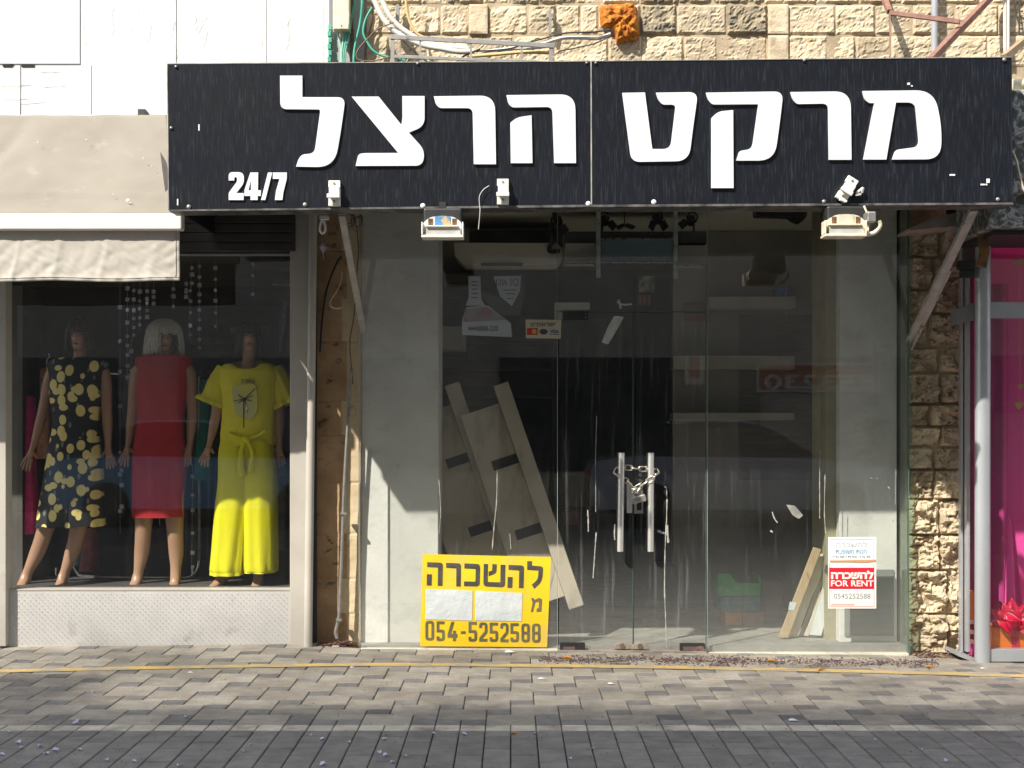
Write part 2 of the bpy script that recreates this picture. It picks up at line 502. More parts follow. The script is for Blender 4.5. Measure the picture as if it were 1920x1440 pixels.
# ------------------------------------------------------------------ stone building (above and right of the empty shop)
random.seed(11)
def rough_stone(m, x0, x1, z0, z1, Y, amp=.03, grey=False, flat=False, gap=.0025, lump=1.0):
    """one split-faced block: a displaced grid with chamfered margins"""
    g = gap
    x0 += g; x1 -= g; z0 += g; z1 -= g
    nu = max(4, int((x1 - x0) / .0125)); nv = max(4, int((z1 - z0) / .0125))
    off = Vector((random.random() * 50, random.random() * 50, random.random() * 50))
    m.m = 1 if grey else 0; m.t = random.random()
    base = random.uniform(.0, .010) if not flat else random.uniform(0, .002)
    tl = (random.uniform(-.5, .5), random.uniform(-.5, .5))
    def fn(u, v):
        x = x0 + (x1 - x0) * u; z = z0 + (z1 - z0) * v
        e = min(u * (x1 - x0), (1 - u) * (x1 - x0), v * (z1 - z0), (1 - v) * (z1 - z0))
        k = min(e / .012, 1) ** .6 if not flat else min(e / .006, 1)
        p = Vector((x * 6, 0, z * 8)) + off
        if flat: d = .003 + .004 * noise.noise(p) + .002 * noise.noise(p * 3)
        else:
            q = Vector((noise.noise(p * 1.3), noise.noise(p * 1.3 + Vector((9, 2, 4))), 0))
            d = .30 + tl[0] * (u - .5) + tl[1] * (v - .5) + lump * (.45 * noise.noise(p + q * .8) + .42 * abs(noise.noise(p * 2.1 + q))) + .34 * abs(noise.noise(p * 4.6 + q * 2)) + .20 * noise.noise(p * 9)
            d = .45 * d + .55 * (math.floor(d * 3.2 + .6 * noise.noise(p * 1.7)) + .5) / 3.2 + .10 * noise.noise(p * 14)
            d = max(d, -.1) * amp
        return Vector((x, Y - base - d * k, z))
    W = nu + 1
    n0 = len(m.v)
    m.grid(nu, nv, fn)
    edge = [i for i in range(W)] + [j * W + nu for j in range(1, nv + 1)] + [nv * W + i for i in range(nu - 1, -1, -1)] + [j * W for j in range(nv - 1, 0, -1)]
    ring = [m.v[n0 + e] for e in edge]
    back = [Vector((p.x, Y + .03, p.z)) for p in ring]
    n = len(edge)
    m.add(ring + back, [(k, k + n, (k + 1) % n + n, (k + 1) % n) for k in range(n)])

bld = thing('stone_building', 'pale limestone building above and beside the empty shop', 'building', (0.9, .3, 0))
m = MB()
WY = .03
rowA = [684, 700, 752, 790, 838, 905, 960, 1010, 1080, 1130, 1200, 1260, 1335, 1433, 1530, 1610, 1690, 1760, 1835, 1900, 1990]
rowB = [684, 766, 826, 879, 915, 990, 1042, 1088, 1122, 1200, 1268, 1362, 1438, 1477, 1566, 1640, 1670, 1710, 1752, 1790, 1870, 1925, 2010]
rowC = [684, 730, 800, 880, 962, 1040, 1140, 1203, 1281, 1345, 1438, 1477, 1550, 1603, 1670, 1760, 1850, 1930, 2020]
def xz(px, py): p = P(px, py, WY); return p.x, p.z
def row(lst, pa, pb, pat=None):
    for a, b in zip(lst, lst[1:]):
        x0, z1 = xz(a, pa); x1, z0 = xz(b, pb)
        fl, gr = False, False
        if (a, pa) in ((879, 10), (1438, 10), (1438, 68)): fl = True
        if pa == 10 and a in (1200, 1362): gr = True
        if pa < 0 and a in (838, 960, 1010, 1200, 1260, 1335): gr = True
        rough_stone(m, x0, x1, z0, z1, WY + (-.03 if fl else 0), amp=.024 if not gr else .04, grey=gr, flat=fl)
row(rowC, 68, 126); row(rowB, 10, 66)
row(rowA, -46, 8)
for k in range(7):                                   # courses above the frame
    y1 = -48 - k * 58
    lst = [684]
    while lst[-1] < 2500: lst.append(lst[-1] + random.choice((55, 70, 85, 100, 120)))
    row(lst, y1 - 56, y1)
for (a, b, c, d) in ((2020, 68, 2500, 126), (2010, 10, 2500, 66), (1990, -46, 2500, 8)):
    lst = [a]
    while lst[-1] < 2500: lst.append(lst[-1] + random.choice((70, 90, 110)))
    row(lst, b, d)
a, b = P(684, 126, WY), P(2500, -460, WY)
m.m = 2
m.box(a.x, b.x, WY - .006, WY + .3, a.z - .86, b.z)   # wall body behind the blocks
m.build('upper_wall', [M_STONE, M_STONEGREY, M_MORTAR], bld)

# right pier of rough blocks, in two columns
m = MB()
yy = [428, 484, 545, 590, 652, 700, 758, 800, 838, 880, 936, 1002, 1068, 1150, 1236]
xs_l = [(1700, 1772, 1800), (1700, 1752, 1804)]
random.seed(5)
PY = .14
for i, (a, b) in enumerate(zip(yy, yy[1:])):
    c0, c1, c2 = (1700, random.choice((1738, 1746, 1758, 1772)), 1806)
    z1 = P(0, a, PY).z; z0 = max(P(0, b, PY).z, -.05)
    for p0, p1 in ((c0, c1), (c1, c2)):
        rough_stone(m, P(p0, 0, PY).x, P(p1, 0, PY).x, z0, z1, PY, amp=.095, gap=.001, lump=1.5)
m.m = 2
m.box(P(1696, 0, PY).x, P(1812, 0, PY).x, PY - .014, PY + .5, -.05, P(0, 380, PY).z)
m.build('rough_stone_pier', [M_STONE, M_STONEGREY, M_MORTAR], bld)

# left pier of smooth stained blocks
M_SUNLITCREAM = mat('sunlit_cream_stone', (.66, .54, .36), (.56, .44, .28), sc=5, rough=.85, bump=.4, bsc=40, dirt=(.36, .27, .17), dsc=9, dlo=.58, dhi=.7, spec=.3)  # paler right column: the pier's sunlit strip put into the stone colour
m = MB()
LPY = .16
yy = [380, 470, 560, 640, 752, 815, 905, 1000, 1085, 1150, 1225]
n_b = 0
for i, (a, b) in enumerate(zip(yy, yy[1:])):
    z1 = P(0, a, LPY).z; z0 = P(0, b, LPY).z
    cx = 650 if i % 2 else 640
    for p0, p1 in ((588, cx), (cx, 676)):
        m.t = random.random()
        rough_stone(m, P(p0, 0, LPY).x, P(p1, 0, LPY).x, z0, z1, LPY, flat=True, gap=.0004)
        for k in range(len(m.mi)):
            if m.mi[k] == 0 and p0 == cx and k >= n_b: m.mi[k] = 2
        n_b = len(m.mi)
m.m = 1
m.box(P(584, 0, LPY).x, P(676.5, 0, LPY).x, LPY + .003, LPY + .5, -.05, P(0, 340, LPY).z)
m.build('plastered_pier', [M_PIER, M_MORTAR, M_SUNLITCREAM], bld)
# lintel zone above the shop glass and side walls, hidden behind the big sign
m = MB()
m.box(P(684, 0, .1).x, P(1800, 0, .1).x, .05, .35, 2.80, P(0, 126, WY).z - .02)
m.build('lintel', M_MORTAR, bld)
m = MB()
m.box(P(1800, 0, .1).x, 5.5, .6, .9, -.05, 2.9)
m.build('side_wall', M_MORTAR, bld)

# ------------------------------------------------------------------ white building (left)
wb = thing('white_building', 'white clad building above the clothes shop', 'building', (-3.2, .3, 0))
m = MB()
a, b = P(-420, 210, 0), P(618, -460, 0)
m.box(a.x, b.x, 0.0, .32, 2.82, b.z)
m.build('wall', M_WHITEWALL, wb)
m = MB(); m.pbox(-420, -460, 150, 120, -.007, -.001)
m.build('panel', M_WHITEPANEL, wb, bevel=.004)
m = MB()
for x, y0, y1, wd in ((330, -400, 214, 1.3), (171, 122, 214, .5), (38, 122, 214, 1.6), (607, -400, 214, .9), (499, -400, 120, .35)):
    m.pbox(x - wd / 2, y0, x + wd / 2, y1, -.003, -.0005)
m.build('seam', M_SEAM, wb)
m = MB()
for x, wd in ((14, 9), (23, 2), (52, 12)):
    m = MB(); m.pbox(x - wd, 120.3, x + wd, 125 if wd > 5 else 122, -.0065, -.0008); m.build('gap', M_BLACKHOLE, wb)

random.seed(3)
# hairline cracks of the paint
for k in range(15):
    x, y = random.uniform(130, 600), random.uniform(0, 80)
    pts = []
    for q in range(random.randint(3, 9)):
        pts.append(P(x, y, -.001)); x += random.uniform(-5, 5); y += random.uniform(4, 12)
        if y > 212: break
    if len(pts) > 1: m = MB(); m.tube(pts, .0007, n=4); m.build('crack', M_SEAM, wb)
for k in range(6):
    x, y = random.uniform(0, 90), random.uniform(130, 200)
    pts = []
    for q in range(random.randint(3, 7)):
        pts.append(P(x, y, -.001)); x += random.uniform(4, 11); y += random.uniform(-1, 1)
    m = MB(); m.tube(pts, .0009, n=4); m.build('crack', M_SEAM, wb)
m = MB(); m.pbox(609, -460, 617, 118, -.045, -.002)
m.build('corner_trim', M_WHITEPLASTIC, wb, bevel=.004)
m = MB(); m.pbox(258, 204, 272, 217, -.06, -.002)
m.build('awning_bracket', M_DARKMETAL, wb, bevel=.003)

# ------------------------------------------------------------------ far side of the street (mirrored in the glass, and shading the pavement)
M_OPP = mat('cream_render', (.37, .34, .295), (.31, .285, .245), sc=2, rough=.8)
M_OPPG = mat('dark_window', (.03, .035, .04), rough=.15)
M_OPPS = mat('shop_shutter', (.16, .15, .15), (.12, .11, .11), sc=6, rough=.6)
OY = -13.6
ob = thing('opposite_building', 'cream rendered block across the street mirrored in the shop glass', 'building', (0, OY - 2, 0))
m = MB(); m.box(-26, 22, OY - 8, OY, -.06, 15.7); m.box(-25, -13.9, OY - 7, OY - .05, 15.7, 16.9)
m.build('wall', M_OPP, ob)
for fl in range(1, 4):
    for k in range(9):
        x = -20 + k * 4.4
        m = MB(); m.box(x, x + 1.6, OY + .003, OY + .05, 3.4 + fl * 3.1 - 1.9, 3.4 + fl * 3.1 - .4)
        m.build('window', M_OPPG, ob)
for k in range(8):
    x = -21 + k * 5.2
    m = MB(); m.box(x, x + 4.2, OY + .003, OY + .06, 0, 2.5)
    m.build('shopfront', M_OPPS if k % 2 else M_OPPG, ob)
M_BRED = mat('banner_red', (.26, .03, .025), rough=.6)
M_BWHITE = mat('banner_white', (.42, .41, .39), rough=.6)
DV = CAM_D - OY
def OP(px, py, Y):                                     # point seen at that pixel by reflection in the glass plane
    d = CAM_D - Y
    return Vector(((px - 960) * d / F, Y, CAM_H + (HZ - py) * d / F))
bn = thing('shop_banner', 'red and white banner with phone number on the opposite building', 'banner', (3.9, OY + .1, 1.4))
a, b = OP(1418, 735, OY + .1), OP(1650, 680, OY + .1)
m = MB(); m.box(a.x, b.x, OY + .07, OY + .1, a.z, b.z); m.build('board', M_BWHITE, bn)
m = MB(); m.box(a.x + .05, b.x - .05, OY + .103, OY + .108, a.z + .04, b.z - .04); m.build('red_field', M_BRED, bn)
def opptext(parent, body, pxa, pxb, pya, pyb, m_):
    cu = bpy.data.curves.new('tmp', 'FONT'); cu.body = body; cu.offset = .03
    o = bpy.data.objects.new('tmp', cu); COL.objects.link(o)
    me = bpy.data.meshes.new_from_object(o.evaluated_get(bpy.context.evaluated_depsgraph_get()))
    bpy.data.objects.remove(o)
    xs = [v.co.x for v in me.vertices]; ys = [v.co.y for v in me.vertices]
    a, b = OP(pxa, pyb, OY + .113), OP(pxb, pya, OY + .113)
    mm = MB()
    mm.add([Vector((b.x - (v.co.x - min(xs)) / (max(xs) - min(xs)) * (b.x - a.x), a.y, a.z + (v.co.y - min(ys)) / (max(ys) - min(ys)) * (b.z - a.z))) for v in me.vertices], [tuple(p.vertices) for p in me.polygons])
    mm.build('number', m_, parent)
opptext(bn, '553230', 1432, 1640, 702, 730, M_BWHITE)
b2 = thing('poster', 'small red and white poster on the opposite building', 'poster', (2.9, OY + .1, 1.4))
a, b = OP(1284, 721, OY + .1), OP(1321, 664, OY + .1)
m = MB(); m.box(a.x, b.x, OY + .07, OY + .1, a.z, b.z); m.build('board', M_BWHITE, b2)
m = MB(); m.box(a.x + .06, b.x - .08, OY + .103, OY + .108, a.z + .1, b.z - .05); m.build('red_field', M_BRED, b2)

def car(label, x, y, c, rz=0):
    r = thing('parked_car', label, 'car', (x, y, -.006), group='cars parked across the street')
    body = mat('car_paint', c, tuple(q * .9 for q in c), rough=.25, coat=.8)
    def prof(pts, y0, y1, name, m_, bev):
        mm = MB(); mm.prism([fillet(pts)], lambda a, b: Vector((x + a, y + y0, b)), lambda a, b: Vector((x + a, y + y1, b)))
        mm.build(name, m_, r, smooth='auto', bevel=bev)
    prof([(-2.1, .25, .1), (2.1, .25, .1), (2.15, .62, .15), (1.9, .86, .2), (1.0, .95, .2), (-1.6, .98, .2), (-2.12, .9, .15)], -.85, .85, 'body', body, .05)
    prof([(-1.75, .94, .1), (1.05, .94, .1), (.25, 1.44, .35), (-1.05, 1.45, .4)], -.68, .68, 'cabin', M_OPPG, .06)
    prof([(-1.0, 1.42, .1), (.22, 1.42, .1), (.1, 1.475, .1), (-.95, 1.48, .1)], -.62, .62, 'roof', body, .02)
    for sx in (-1.3, 1.35):
        for sy in (-.8, .8):
            mm = MB()
            mm.tube([(x + sx, y + sy - .1, .31), (x + sx, y + sy + .1, .31)], .31, n=20)
            wh = mm.build('wheel', M_BLACK, r)
            mm = MB(); yy_ = .11 if sy > 0 else -.11
            mm.tube([(x + sx, y + sy + yy_ - .01, .31), (x + sx, y + sy + yy_ + .01, .31)], .19, n=16)
            mm.build('rim', M_DARKMETAL, wh)
    for sx, cc in ((2.08, M_BWHITE), (-2.08, M_BRED)):
        for sy in (-.6, .6):
            mm = MB(); mm.ball((x + sx, y + sy, .72), .09, .16, .08); mm.build('light', cc, r, smooth=True)
car('dark blue parked car mirrored in the empty shop window', 3.2, -11.0, (.42, .45, .50))
car('grey blue parked car mirrored in the clothes shop window', -4.3, -11.1, (.18, .36, .56))

# tall tree behind the opposite block: its loose top filters the sunlight that falls on the pavement
M_LEAFG = mat('tree_leaf', (.06, .11, .03), (.04, .08, .02), sc=20, rough=.6)
tr = thing('tree', 'tall loose crowned tree rising behind the opposite building', 'tree', (-14, -24, 0))
m = MB(); m.tube(smooth_path([(-14, -24, 0), (-13.7, -24, 8), (-14.2, -23.9, 16), (-13.6, -23.8, 25)], 4), [.35 - .02 * i for i in range(13)], n=10); m.build('trunk', M_RUSTBROWN, tr)
random.seed(77)
m = MB()
for k in range(4300):
    x = random.uniform(-30, -14); y = random.uniform(-25, -22.5)
    yg = random.uniform(-1.9, .05)                       # where its shadow lands
    if x > -21.5 and yg > -.55 and random.random() < .45: continue
    if noise.noise(Vector((x * .8, yg * 1.6, 3))) < -.32: continue
    z = 1.33 * (yg - y)
    c = Vector((x, y, z)); s_ = random.uniform(.05, .10)
    d1 = Vector((random.gauss(0, 1), random.gauss(0, 1), random.gauss(0, 1))).normalized(); d2 = d1.cross(Vector((.3, .5, .8))).normalized()
    m.add([c + d1 * s_ * 1.5, c + d2 * s_ * .7, c - d1 * s_ * 1.5, c - d2 * s_ * .7], [(0, 1, 2, 3)])
o = m.build('crown', M_LEAFG, tr)
# ------------------------------------------------------------------ the big black shop sign
M_SIGN = mat('black_sign_sheet', (.0085, .0105, .0165), (.006, .0075, .0115), sc=3, rough=.34, rvar=.08, dirt=(.05, .058, .072), dsc=60, dlo=.52, dhi=.80, dstretch=(2.2, 1, .13), spec=.4)
M_SIGNEDGE = mat('sign_edge', (.55, .52, .46), (.20, .20, .20), sc=5, rough=.45, metal=.3, stretch=(1, 1, 1))
M_LETTER = mat('white_letter', (.78, .80, .81), (.74, .76, .77), sc=3, rough=.35)
M_SCREW = mat('dull_screw', (.35, .34, .33), rough=.45, metal=.6)
SY = -1.10
sg = thing('shop_sign', 'wide black shop sign with raised white Hebrew letters', 'sign', P(1105, 384, SY))
m = MB(); m.pprism([(314, 120), (1107, 115.2), (1108, 383.5), (317, 393)], SY, SY + .16)
m.build('panel', M_SIGN, sg, bevel=.003)
m = MB(); m.pprism([(1109.6, 115), (1897.5, 107.5), (1899.5, 379.5), (1110, 383.3)], SY + .002, SY + .16)
m.build('panel', M_SIGN, sg, bevel=.003)
m = MB(); m.pprism([(1107, 115.2), (1109.6, 115), (1110.2, 383.4), (1107.8, 383.6)], SY - .003, SY + .1)
m.pprism([(312.2, 119), (314, 119), (317, 393.5), (315, 393.5)], SY - .002, SY + .16)
m.pprism([(314, 118.2), (1107, 113.8), (1107, 115.2), (314, 120)], SY - .002, SY + .16)
m.pprism([(1109.6, 113.8), (1897.5, 106), (1897.5, 107.5), (1109.6, 115)], SY - .002, SY + .16)
m.build('edge_strip', M_SIGNEDGE, sg)
m = MB(); m.pprism([(317, 393), (1108, 383.6), (1899, 379.6), (1901, 383.5), (1108, 388), (317, 396)], SY - .006, SY + .16)
m.build('bottom_lip', mat('sign_lip', (.22, .21, .20), (.05, .05, .055), sc=9, rough=.4, metal=.3), sg)
m = MB(); a, b = P(318, 393, SY), P(318, 122, SY); m.box(a.x, a.x + .012, SY + .1605, -.02, a.z + .02, b.z - .02); m.build('side_panel', M_SIGN, sg)
c_ = P(1896, 380, SY); m = MB(); m.box(a.x + .0125, c_.x, SY + .1605, .0, b.z - .10, b.z - .08); m.build('top_cover', M_SIGN, sg)  # unseen cover, added to stop the sun coming over the sign
m = MB(); m.box(c_.x - .012, c_.x, SY + .1605, -.02, c_.z + .02, b.z - .101); m.build('side_panel', M_SIGN, sg)
LET = [
 ('lamed', [[(525, 141.7), (566.7, 141.7), (566.7, 182, 2), (647.5, 182.3, 15), (640, 240, 90), (627, 313.5, 34), (555, 312.3), (560, 297, 6), (567, 289.5, 8), (589.5, 287.5, 14), (600.8, 205, 5), (525.5, 204.5, 13)]]),
 ('tsadi', [[(659.3, 181), (710, 181), (752.5, 234, 1), (754.5, 222, 6), (754.3, 180), (796, 180), (796, 236, 24), (766.5, 248.5), (796, 281, 14), (793, 310.5, 15), (666.7, 311), (672, 288.5, 7), (684, 287, 4), (746.7, 286.7, 0)]]),
 ('resh', [[(813.3, 180.5), (928, 179, 29), (930, 307.7), (888.3, 307.7), (886, 202.5, 11), (824, 202.5, 5), (817, 195, 5)]]),
 ('he', [[(949.5, 178.3), (1078.5, 176.7, 29), (1080, 305.7), (1039, 305.7), (1035.5, 200.3, 11), (960, 201.3, 5), (953, 194, 5)], [(956.7, 230, 2), (970, 220, 12), (996.7, 216), (998.3, 305.7), (957.7, 305.7)]]),
 ('tet', [[(1166.7, 174), (1209.3, 173.3), (1223, 279.3, 2), (1257, 279.5, 15), (1267, 196, 8), (1242, 196, 5), (1234, 187, 6), (1230, 173.6), (1309, 172.5, 18), (1298, 250, 80), (1292, 302, 34), (1184, 303.5, 16)]]),
 ('qof', [[(1323.7, 173.6), (1469, 171.3, 18), (1461, 240, 80), (1452, 301, 38), (1380.7, 301), (1386, 283, 5), (1410, 279.5, 16), (1422, 195.2, 3), (1335, 195.7, 5), (1327, 186, 5)], [(1333.8, 221, 2), (1347, 209, 14), (1374.7, 206.2), (1375.5, 352.5), (1333.8, 352.5)]]),
 ('resh', [[(1482, 172.5), (1595, 171, 31), (1596.7, 299.3), (1554.3, 299.3), (1553, 194, 12), (1494, 195, 5), (1486, 186, 5)]]),
 ('mem', [[(1617, 170.6), (1752, 169, 38), (1766, 240, 30), (1764, 298.5, 32), (1673, 299), (1679, 281, 6), (1724, 275, 14), (1716, 192, 14), (1680, 192), (1662, 299), (1619, 299), (1639.5, 193), (1629.5, 193, 4), (1621, 186, 4)]]),
]
for nm, loops in LET:
    m = MB()
    for l in loops: m.pprism([fillet(l, 8)], SY - .014, SY - .001)
    m.build('letter', M_LETTER, sg)
def z1(l): return [(a[0] / 3, a[1] / 3) + ((a[2] / 3,) if len(a) > 2 else ()) for a in l]
NUM = [
 [z1([(1286, 1015), (1286, 968, 38), (1371, 968, 38), (1372, 1030, 24), (1328, 1086), (1371, 1086), (1370, 1125), (1286, 1125), (1286, 1085, 10), (1334, 1020, 14), (1332, 996, 10), (1318, 996, 10), (1317, 1015)])],
 [z1([(1408, 970), (1452, 970), (1450, 1070), (1467, 1070), (1466, 1102), (1449, 1102), (1449, 1125), (1409, 1125), (1409, 1102), (1374, 1102), (1375, 1068)]), z1([(1411, 1070), (1412, 1012), (1397, 1070)])],
 [z1([(1507, 970), (1531, 970), (1492, 1125), (1468, 1125)])],
 [z1([(1535, 970), (1613, 970), (1613, 1004), (1594, 1080), (1588, 1125), (1546, 1125), (1552, 1075), (1572, 1006), (1534, 1006)])],
]
for l in NUM:
    loops = [fillet(l[0], 5)] + [list(map(lambda p: (p[0], p[1]), q)) for q in l[1:]]
    m = MB(); m.pprism(loops, SY - .010, SY - .001)
    m.build('numeral', M_LETTER, sg)
for x, y, r in ((330, 125, 3), (321, 240, 3), (354, 388, 4.5), (572, 384, 4.5), (793, 386, 5), (1103, 382, 5), (1226, 379, 5), (783, 119, 3), (1100, 118, 2.6), (1117, 118, 2.6), (1545, 378, 4), (1883, 112, 4), (1871, 374, 4), (1508, 113, 3)):
    c = P(x, y, SY - .004); k = mpp(SY)
    m = MB(); m.ball(c, r * k, .008, r * k, 10, 6)
    m.build('screw', M_LETTER if (x, y) in ((793, 386), (1103, 382), (1226, 379)) else M_SCREW, sg, smooth=True)
random.seed(8)
for x, y, a, b in ((373, 239, 1.3, 6), (333, 379, 1.3, 6), (1704, 157, 2.5, 2), (1710, 161, 1.6, 1.2), (1786, 328, 5, 1.6), (1853, 339, 3, 4), (1843, 346, 4, 1.5), (1850, 346, 1.5, 1.6)):
    m = MB(); m.pbox(x - a, y - b, x + a, y + b, SY - .003, SY + .004); m.build('chipped_spot', M_LETTER, sg, bevel=.001)
# braces that hold the sign off the wall
def top_mesh(m, name, mats, label, cat, group=None, kind=None, **kw):
    o = m.build(name, mats, **kw); return tag(o, label, cat, group, kind)
m = MB(); m.bar(P(641, 402, SY + .19), P(682, 622, .06), .038, .03); m.bar(P(641, 402, SY + .17), P(641, 392, SY + .17), .05, .05)
top_mesh(m, 'sign_brace', M_BRACE, 'thin slanted metal brace between the left part of the black sign and the stained pier', 'brace', bevel=.003)
m = MB(); m.bar(P(1826, 392, SY + .19), P(1706, 640, .04), .05, .03); m.bar(P(1782, 506, -.45), P(1708, 655, .05), .016, .02)
top_mesh(m, 'sign_brace', M_BRACE, 'slanted double metal brace between the black sign and the rough stone pier', 'brace', bevel=.003)
# frame bars above the sign
m = MB(); m.bar(P(1745, 112, SY + .16), P(1860, -8, -.1), .036, .036); m.bar(P(1860, -8, -.1), P(1990, -145, .02), .036, .036)
m.bar(P(1655, -10, -.3), P(1668, 22, -.45), .03, .03); m.bar(P(1668, 24, -.45), P(1800, 41, -.62), .026, .026); m.bar(P(1655, -10, -.3), P(1630, -90, .03), .03, .03)
m.tube([P(1669, 24, -.45), P(1669, 112, -.95)], .004, n=6)
top_mesh(m, 'sign_hanger', M_RUSTBROWN, 'reddish brown metal hanger bars above the right part of the black sign', 'metal frame', bevel=.002)
m = MB(); m.bar(P(1882, 108, SY + .2), P(1960, 45, -.6), .035, .035); m.bar(P(1960, 45, -.6), P(2030, -20, .02), .035, .035)
top_mesh(m, 'sign_hanger', mat('tan_bar', (.42, .30, .18), (.32, .22, .13), sc=9, rough=.7), 'tan metal hanger bar at the top right corner of the black sign', 'metal frame')
# small white cable clamps screwed on the sign
def clamp(x, y, ang, label):
    c = P(x, y, SY); k = mpp(SY)
    r = thing('sign_clip', label, 'clip', c, 'white plastic clips on the sign')
    M = Matrix.Translation(c) @ Matrix.Rotation(ang, 4, 'Y')
    def b(x0, x1, z0, z1, y0, y1, nm, bv=.003):
        m = MB(); m.box(x0 * k, x1 * k, y0, y1, z0 * k, z1 * k, M); return m.build(nm, M_WHITEPLASTIC, r, bevel=bv)
    b(-11, 11, 11, 24, -.030, -.002, 'top_pad'); b(-9, 11, -8, 10.5, -.055, -.002, 'arm'); b(-12, 12, -11, -3, -.075, -.056, 'ledge'); b(-11, 11, -24, -8.5, -.030, -.002, 'foot_pad')
    for z in (18, -15):
        m = MB(); m.tube([M @ Vector((0, -.030, z * k)), M @ Vector((0, -.034, z * k))], 2.4 * k, n=8); m.build('bolt', M_SCREW, r)
    return r
clamp(628, 364, 0, 'white plastic clip on the black sign beside the numerals')
clamp(943, 361, 0, 'white plastic clip on the black sign under the middle letters')
r_ = clamp(1586, 356, R(32), 'tilted broken white clip on the right part of the black sign')
for a, b in (((1606, 362), (1618, 352)), ((1618, 352), (1616, 362)), ((1604, 366), (1614, 364)), ((1574, 374), (1588, 378)), ((1588, 378), (1578, 372))):
    m = MB(); m.bar(P(*a, SY - .03), P(*b, SY - .02), .012, .012); m.build('broken_clip', M_WHITEPLASTIC, r_, bevel=.002)
m = MB(); m.tube(smooth_path(PP([(917, 348), (906, 356), (899, 368), (899, 384), (900, 396), (897, 430)], SY - .02)), .0018, n=6)
top_mesh(m, 'loose_wire', M_GREYCOND, 'thin loose pale wire hanging at the lower edge of the sign', 'wire')

# flood lights under the sign
def flood(x0, y0, x1, y1, label, worn):
    Y = SY - .16
    r = thing('flood_light', label, 'flood light', P((x0 + x1) / 2, y0, Y), 'flood lights under the sign')
    W, H = x1 - x0, y1 - y0
    X = lambda u: x0 + W * u
    Z = lambda v: y0 + H * v
    body = M_CREAMMETAL if worn else M_WHITEPLASTIC
    m = MB(); m.pbox(X(.05), Z(0), X(.96), Z(.62), Y + .10, Y + .28)          # dark rear hood
    m.build('rear_hood', M_BLACK, r, bevel=.01)
    m = MB(); m.pprism([fillet([(X(.05), Z(.80)), (X(.05), Z(.48), 3), (X(.2), Z(.30), 8), (X(.5), Z(.25), 20), (X(.80), Z(.30), 8), (X(.95), Z(.48), 3), (X(.95), Z(.80))])], Y, Y + .10)
    m.build('reflector_dome', body, r, bevel=.006)
    m = MB()
    for u in (.17, .20, .23, .26, .74, .77, .80, .83): m.pbox(X(u) - .7, Z(.34), X(u) + .7, Z(.58), Y - .004, Y + .01)
    m.build('cooling_slot', M_RUST, r)
    m = MB(); m.pbox(X(.32), Z(.27), X(.68), Z(.57), Y - .006, Y + .01)
    ref = mat('sticker_colours', (.62, .40, .16) if not worn else (.62, .55, .40), (.10, .26, .48) if not worn else (.55, .50, .42), sc=9, lo=.48, hi=.52, rough=.3)
    m.build('colour_sticker', ref, r)
    m = MB(); m.pprism([fillet([(X(.10), Z(.62), 1), (X(.90), Z(.62), 1), (X(.94), Z(.90), 2), (X(.10), Z(.90), 2)])], Y - .03, Y + .02)
    m.build('front_glass', mat('lamp_glass', (.42, .41, .38), (.55, .54, .5), sc=8, rough=.2), r, bevel=.004)
    m = MB(); m.pbox(X(.0), Z(.88), X(1.0), Z(.97), Y - .05, Y + .06); m.pbox(X(.0), Z(.45), X(.035), Z(.879), Y - .05, Y + .04); m.pbox(X(.965), Z(.45), X(1.0), Z(.879), Y - .05, Y + .04)
    m.pbox(X(.10), Z(.565), X(.90), Z(.615), Y - .045, Y - .0)
    m.build('frame', body, r, bevel=.004)
    m = MB(); m.pbox(X(.42), Z(-.2), X(.58), Z(.1), Y + .15, Y + .20)
    m.build('mount', M_BLACK, r)
    return r
flood(790, 390, 869, 447, 'white flood light hanging under the left half of the black sign', False)
f2 = flood(1547, 386, 1626, 445, 'rusty cream flood light hanging under the right part of the black sign', True)
m = MB()
m.tube(smooth_path(PP([(1620, 386), (1626, 402), (1628, 425), (1626, 440)], SY - .1)), .006, n=6)
m.tube(smooth_path(PP([(1626, 440), (1640, 436), (1650, 424), (1648, 414)], SY - .12)), .012, n=8)
f2w = m.build('cable', M_CREAMMETAL, f2, smooth=True)
m = MB(); m.pbox(1626, 396, 1643, 417, SY - .15, SY - .06); m.build('junction', M_GALV, f2, bevel=.008)

# ------------------------------------------------------------------ empty shop: shell
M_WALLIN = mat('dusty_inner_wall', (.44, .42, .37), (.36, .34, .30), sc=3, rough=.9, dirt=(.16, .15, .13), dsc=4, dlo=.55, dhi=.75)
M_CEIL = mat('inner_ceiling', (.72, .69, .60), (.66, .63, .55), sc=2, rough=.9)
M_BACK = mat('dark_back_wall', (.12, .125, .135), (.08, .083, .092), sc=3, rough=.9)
M_FLOOR = mat('dusty_shop_floor', (.34, .33, .30), (.26, .25, .225), sc=4, rough=.8, dirt=(.18, .165, .14), dsc=5)
M_CONC = mat('grey_plaster', (.74, .735, .69), (.64, .635, .60), sc=2.5, rough=.85, bump=.25, bsc=30, dirt=(.46, .455, .42), dsc=3.2, dlo=.53, dhi=.8, dstretch=(1, 1, 1.8))
shop = thing('empty_shop', 'empty shop room behind the glass front', 'shop', (.8, 2, 0))
XL, XR, YB, CE = -.99, 2.52, 4.4, 2.86
m = MB(); m.box(XL, XR, .04, YB, -.06, .006); m.build('floor', M_FLOOR, shop)
m = MB(); m.box(XL, XR, .06, YB, CE, CE + .1); m.build('ceiling', M_CEIL, shop)
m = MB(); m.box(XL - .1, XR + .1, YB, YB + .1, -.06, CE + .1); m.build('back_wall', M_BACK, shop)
m = MB(); m.box(XL - .1, XL, .62, YB, -.06, CE + .1); m.build('side_wall', M_WALLIN, shop)
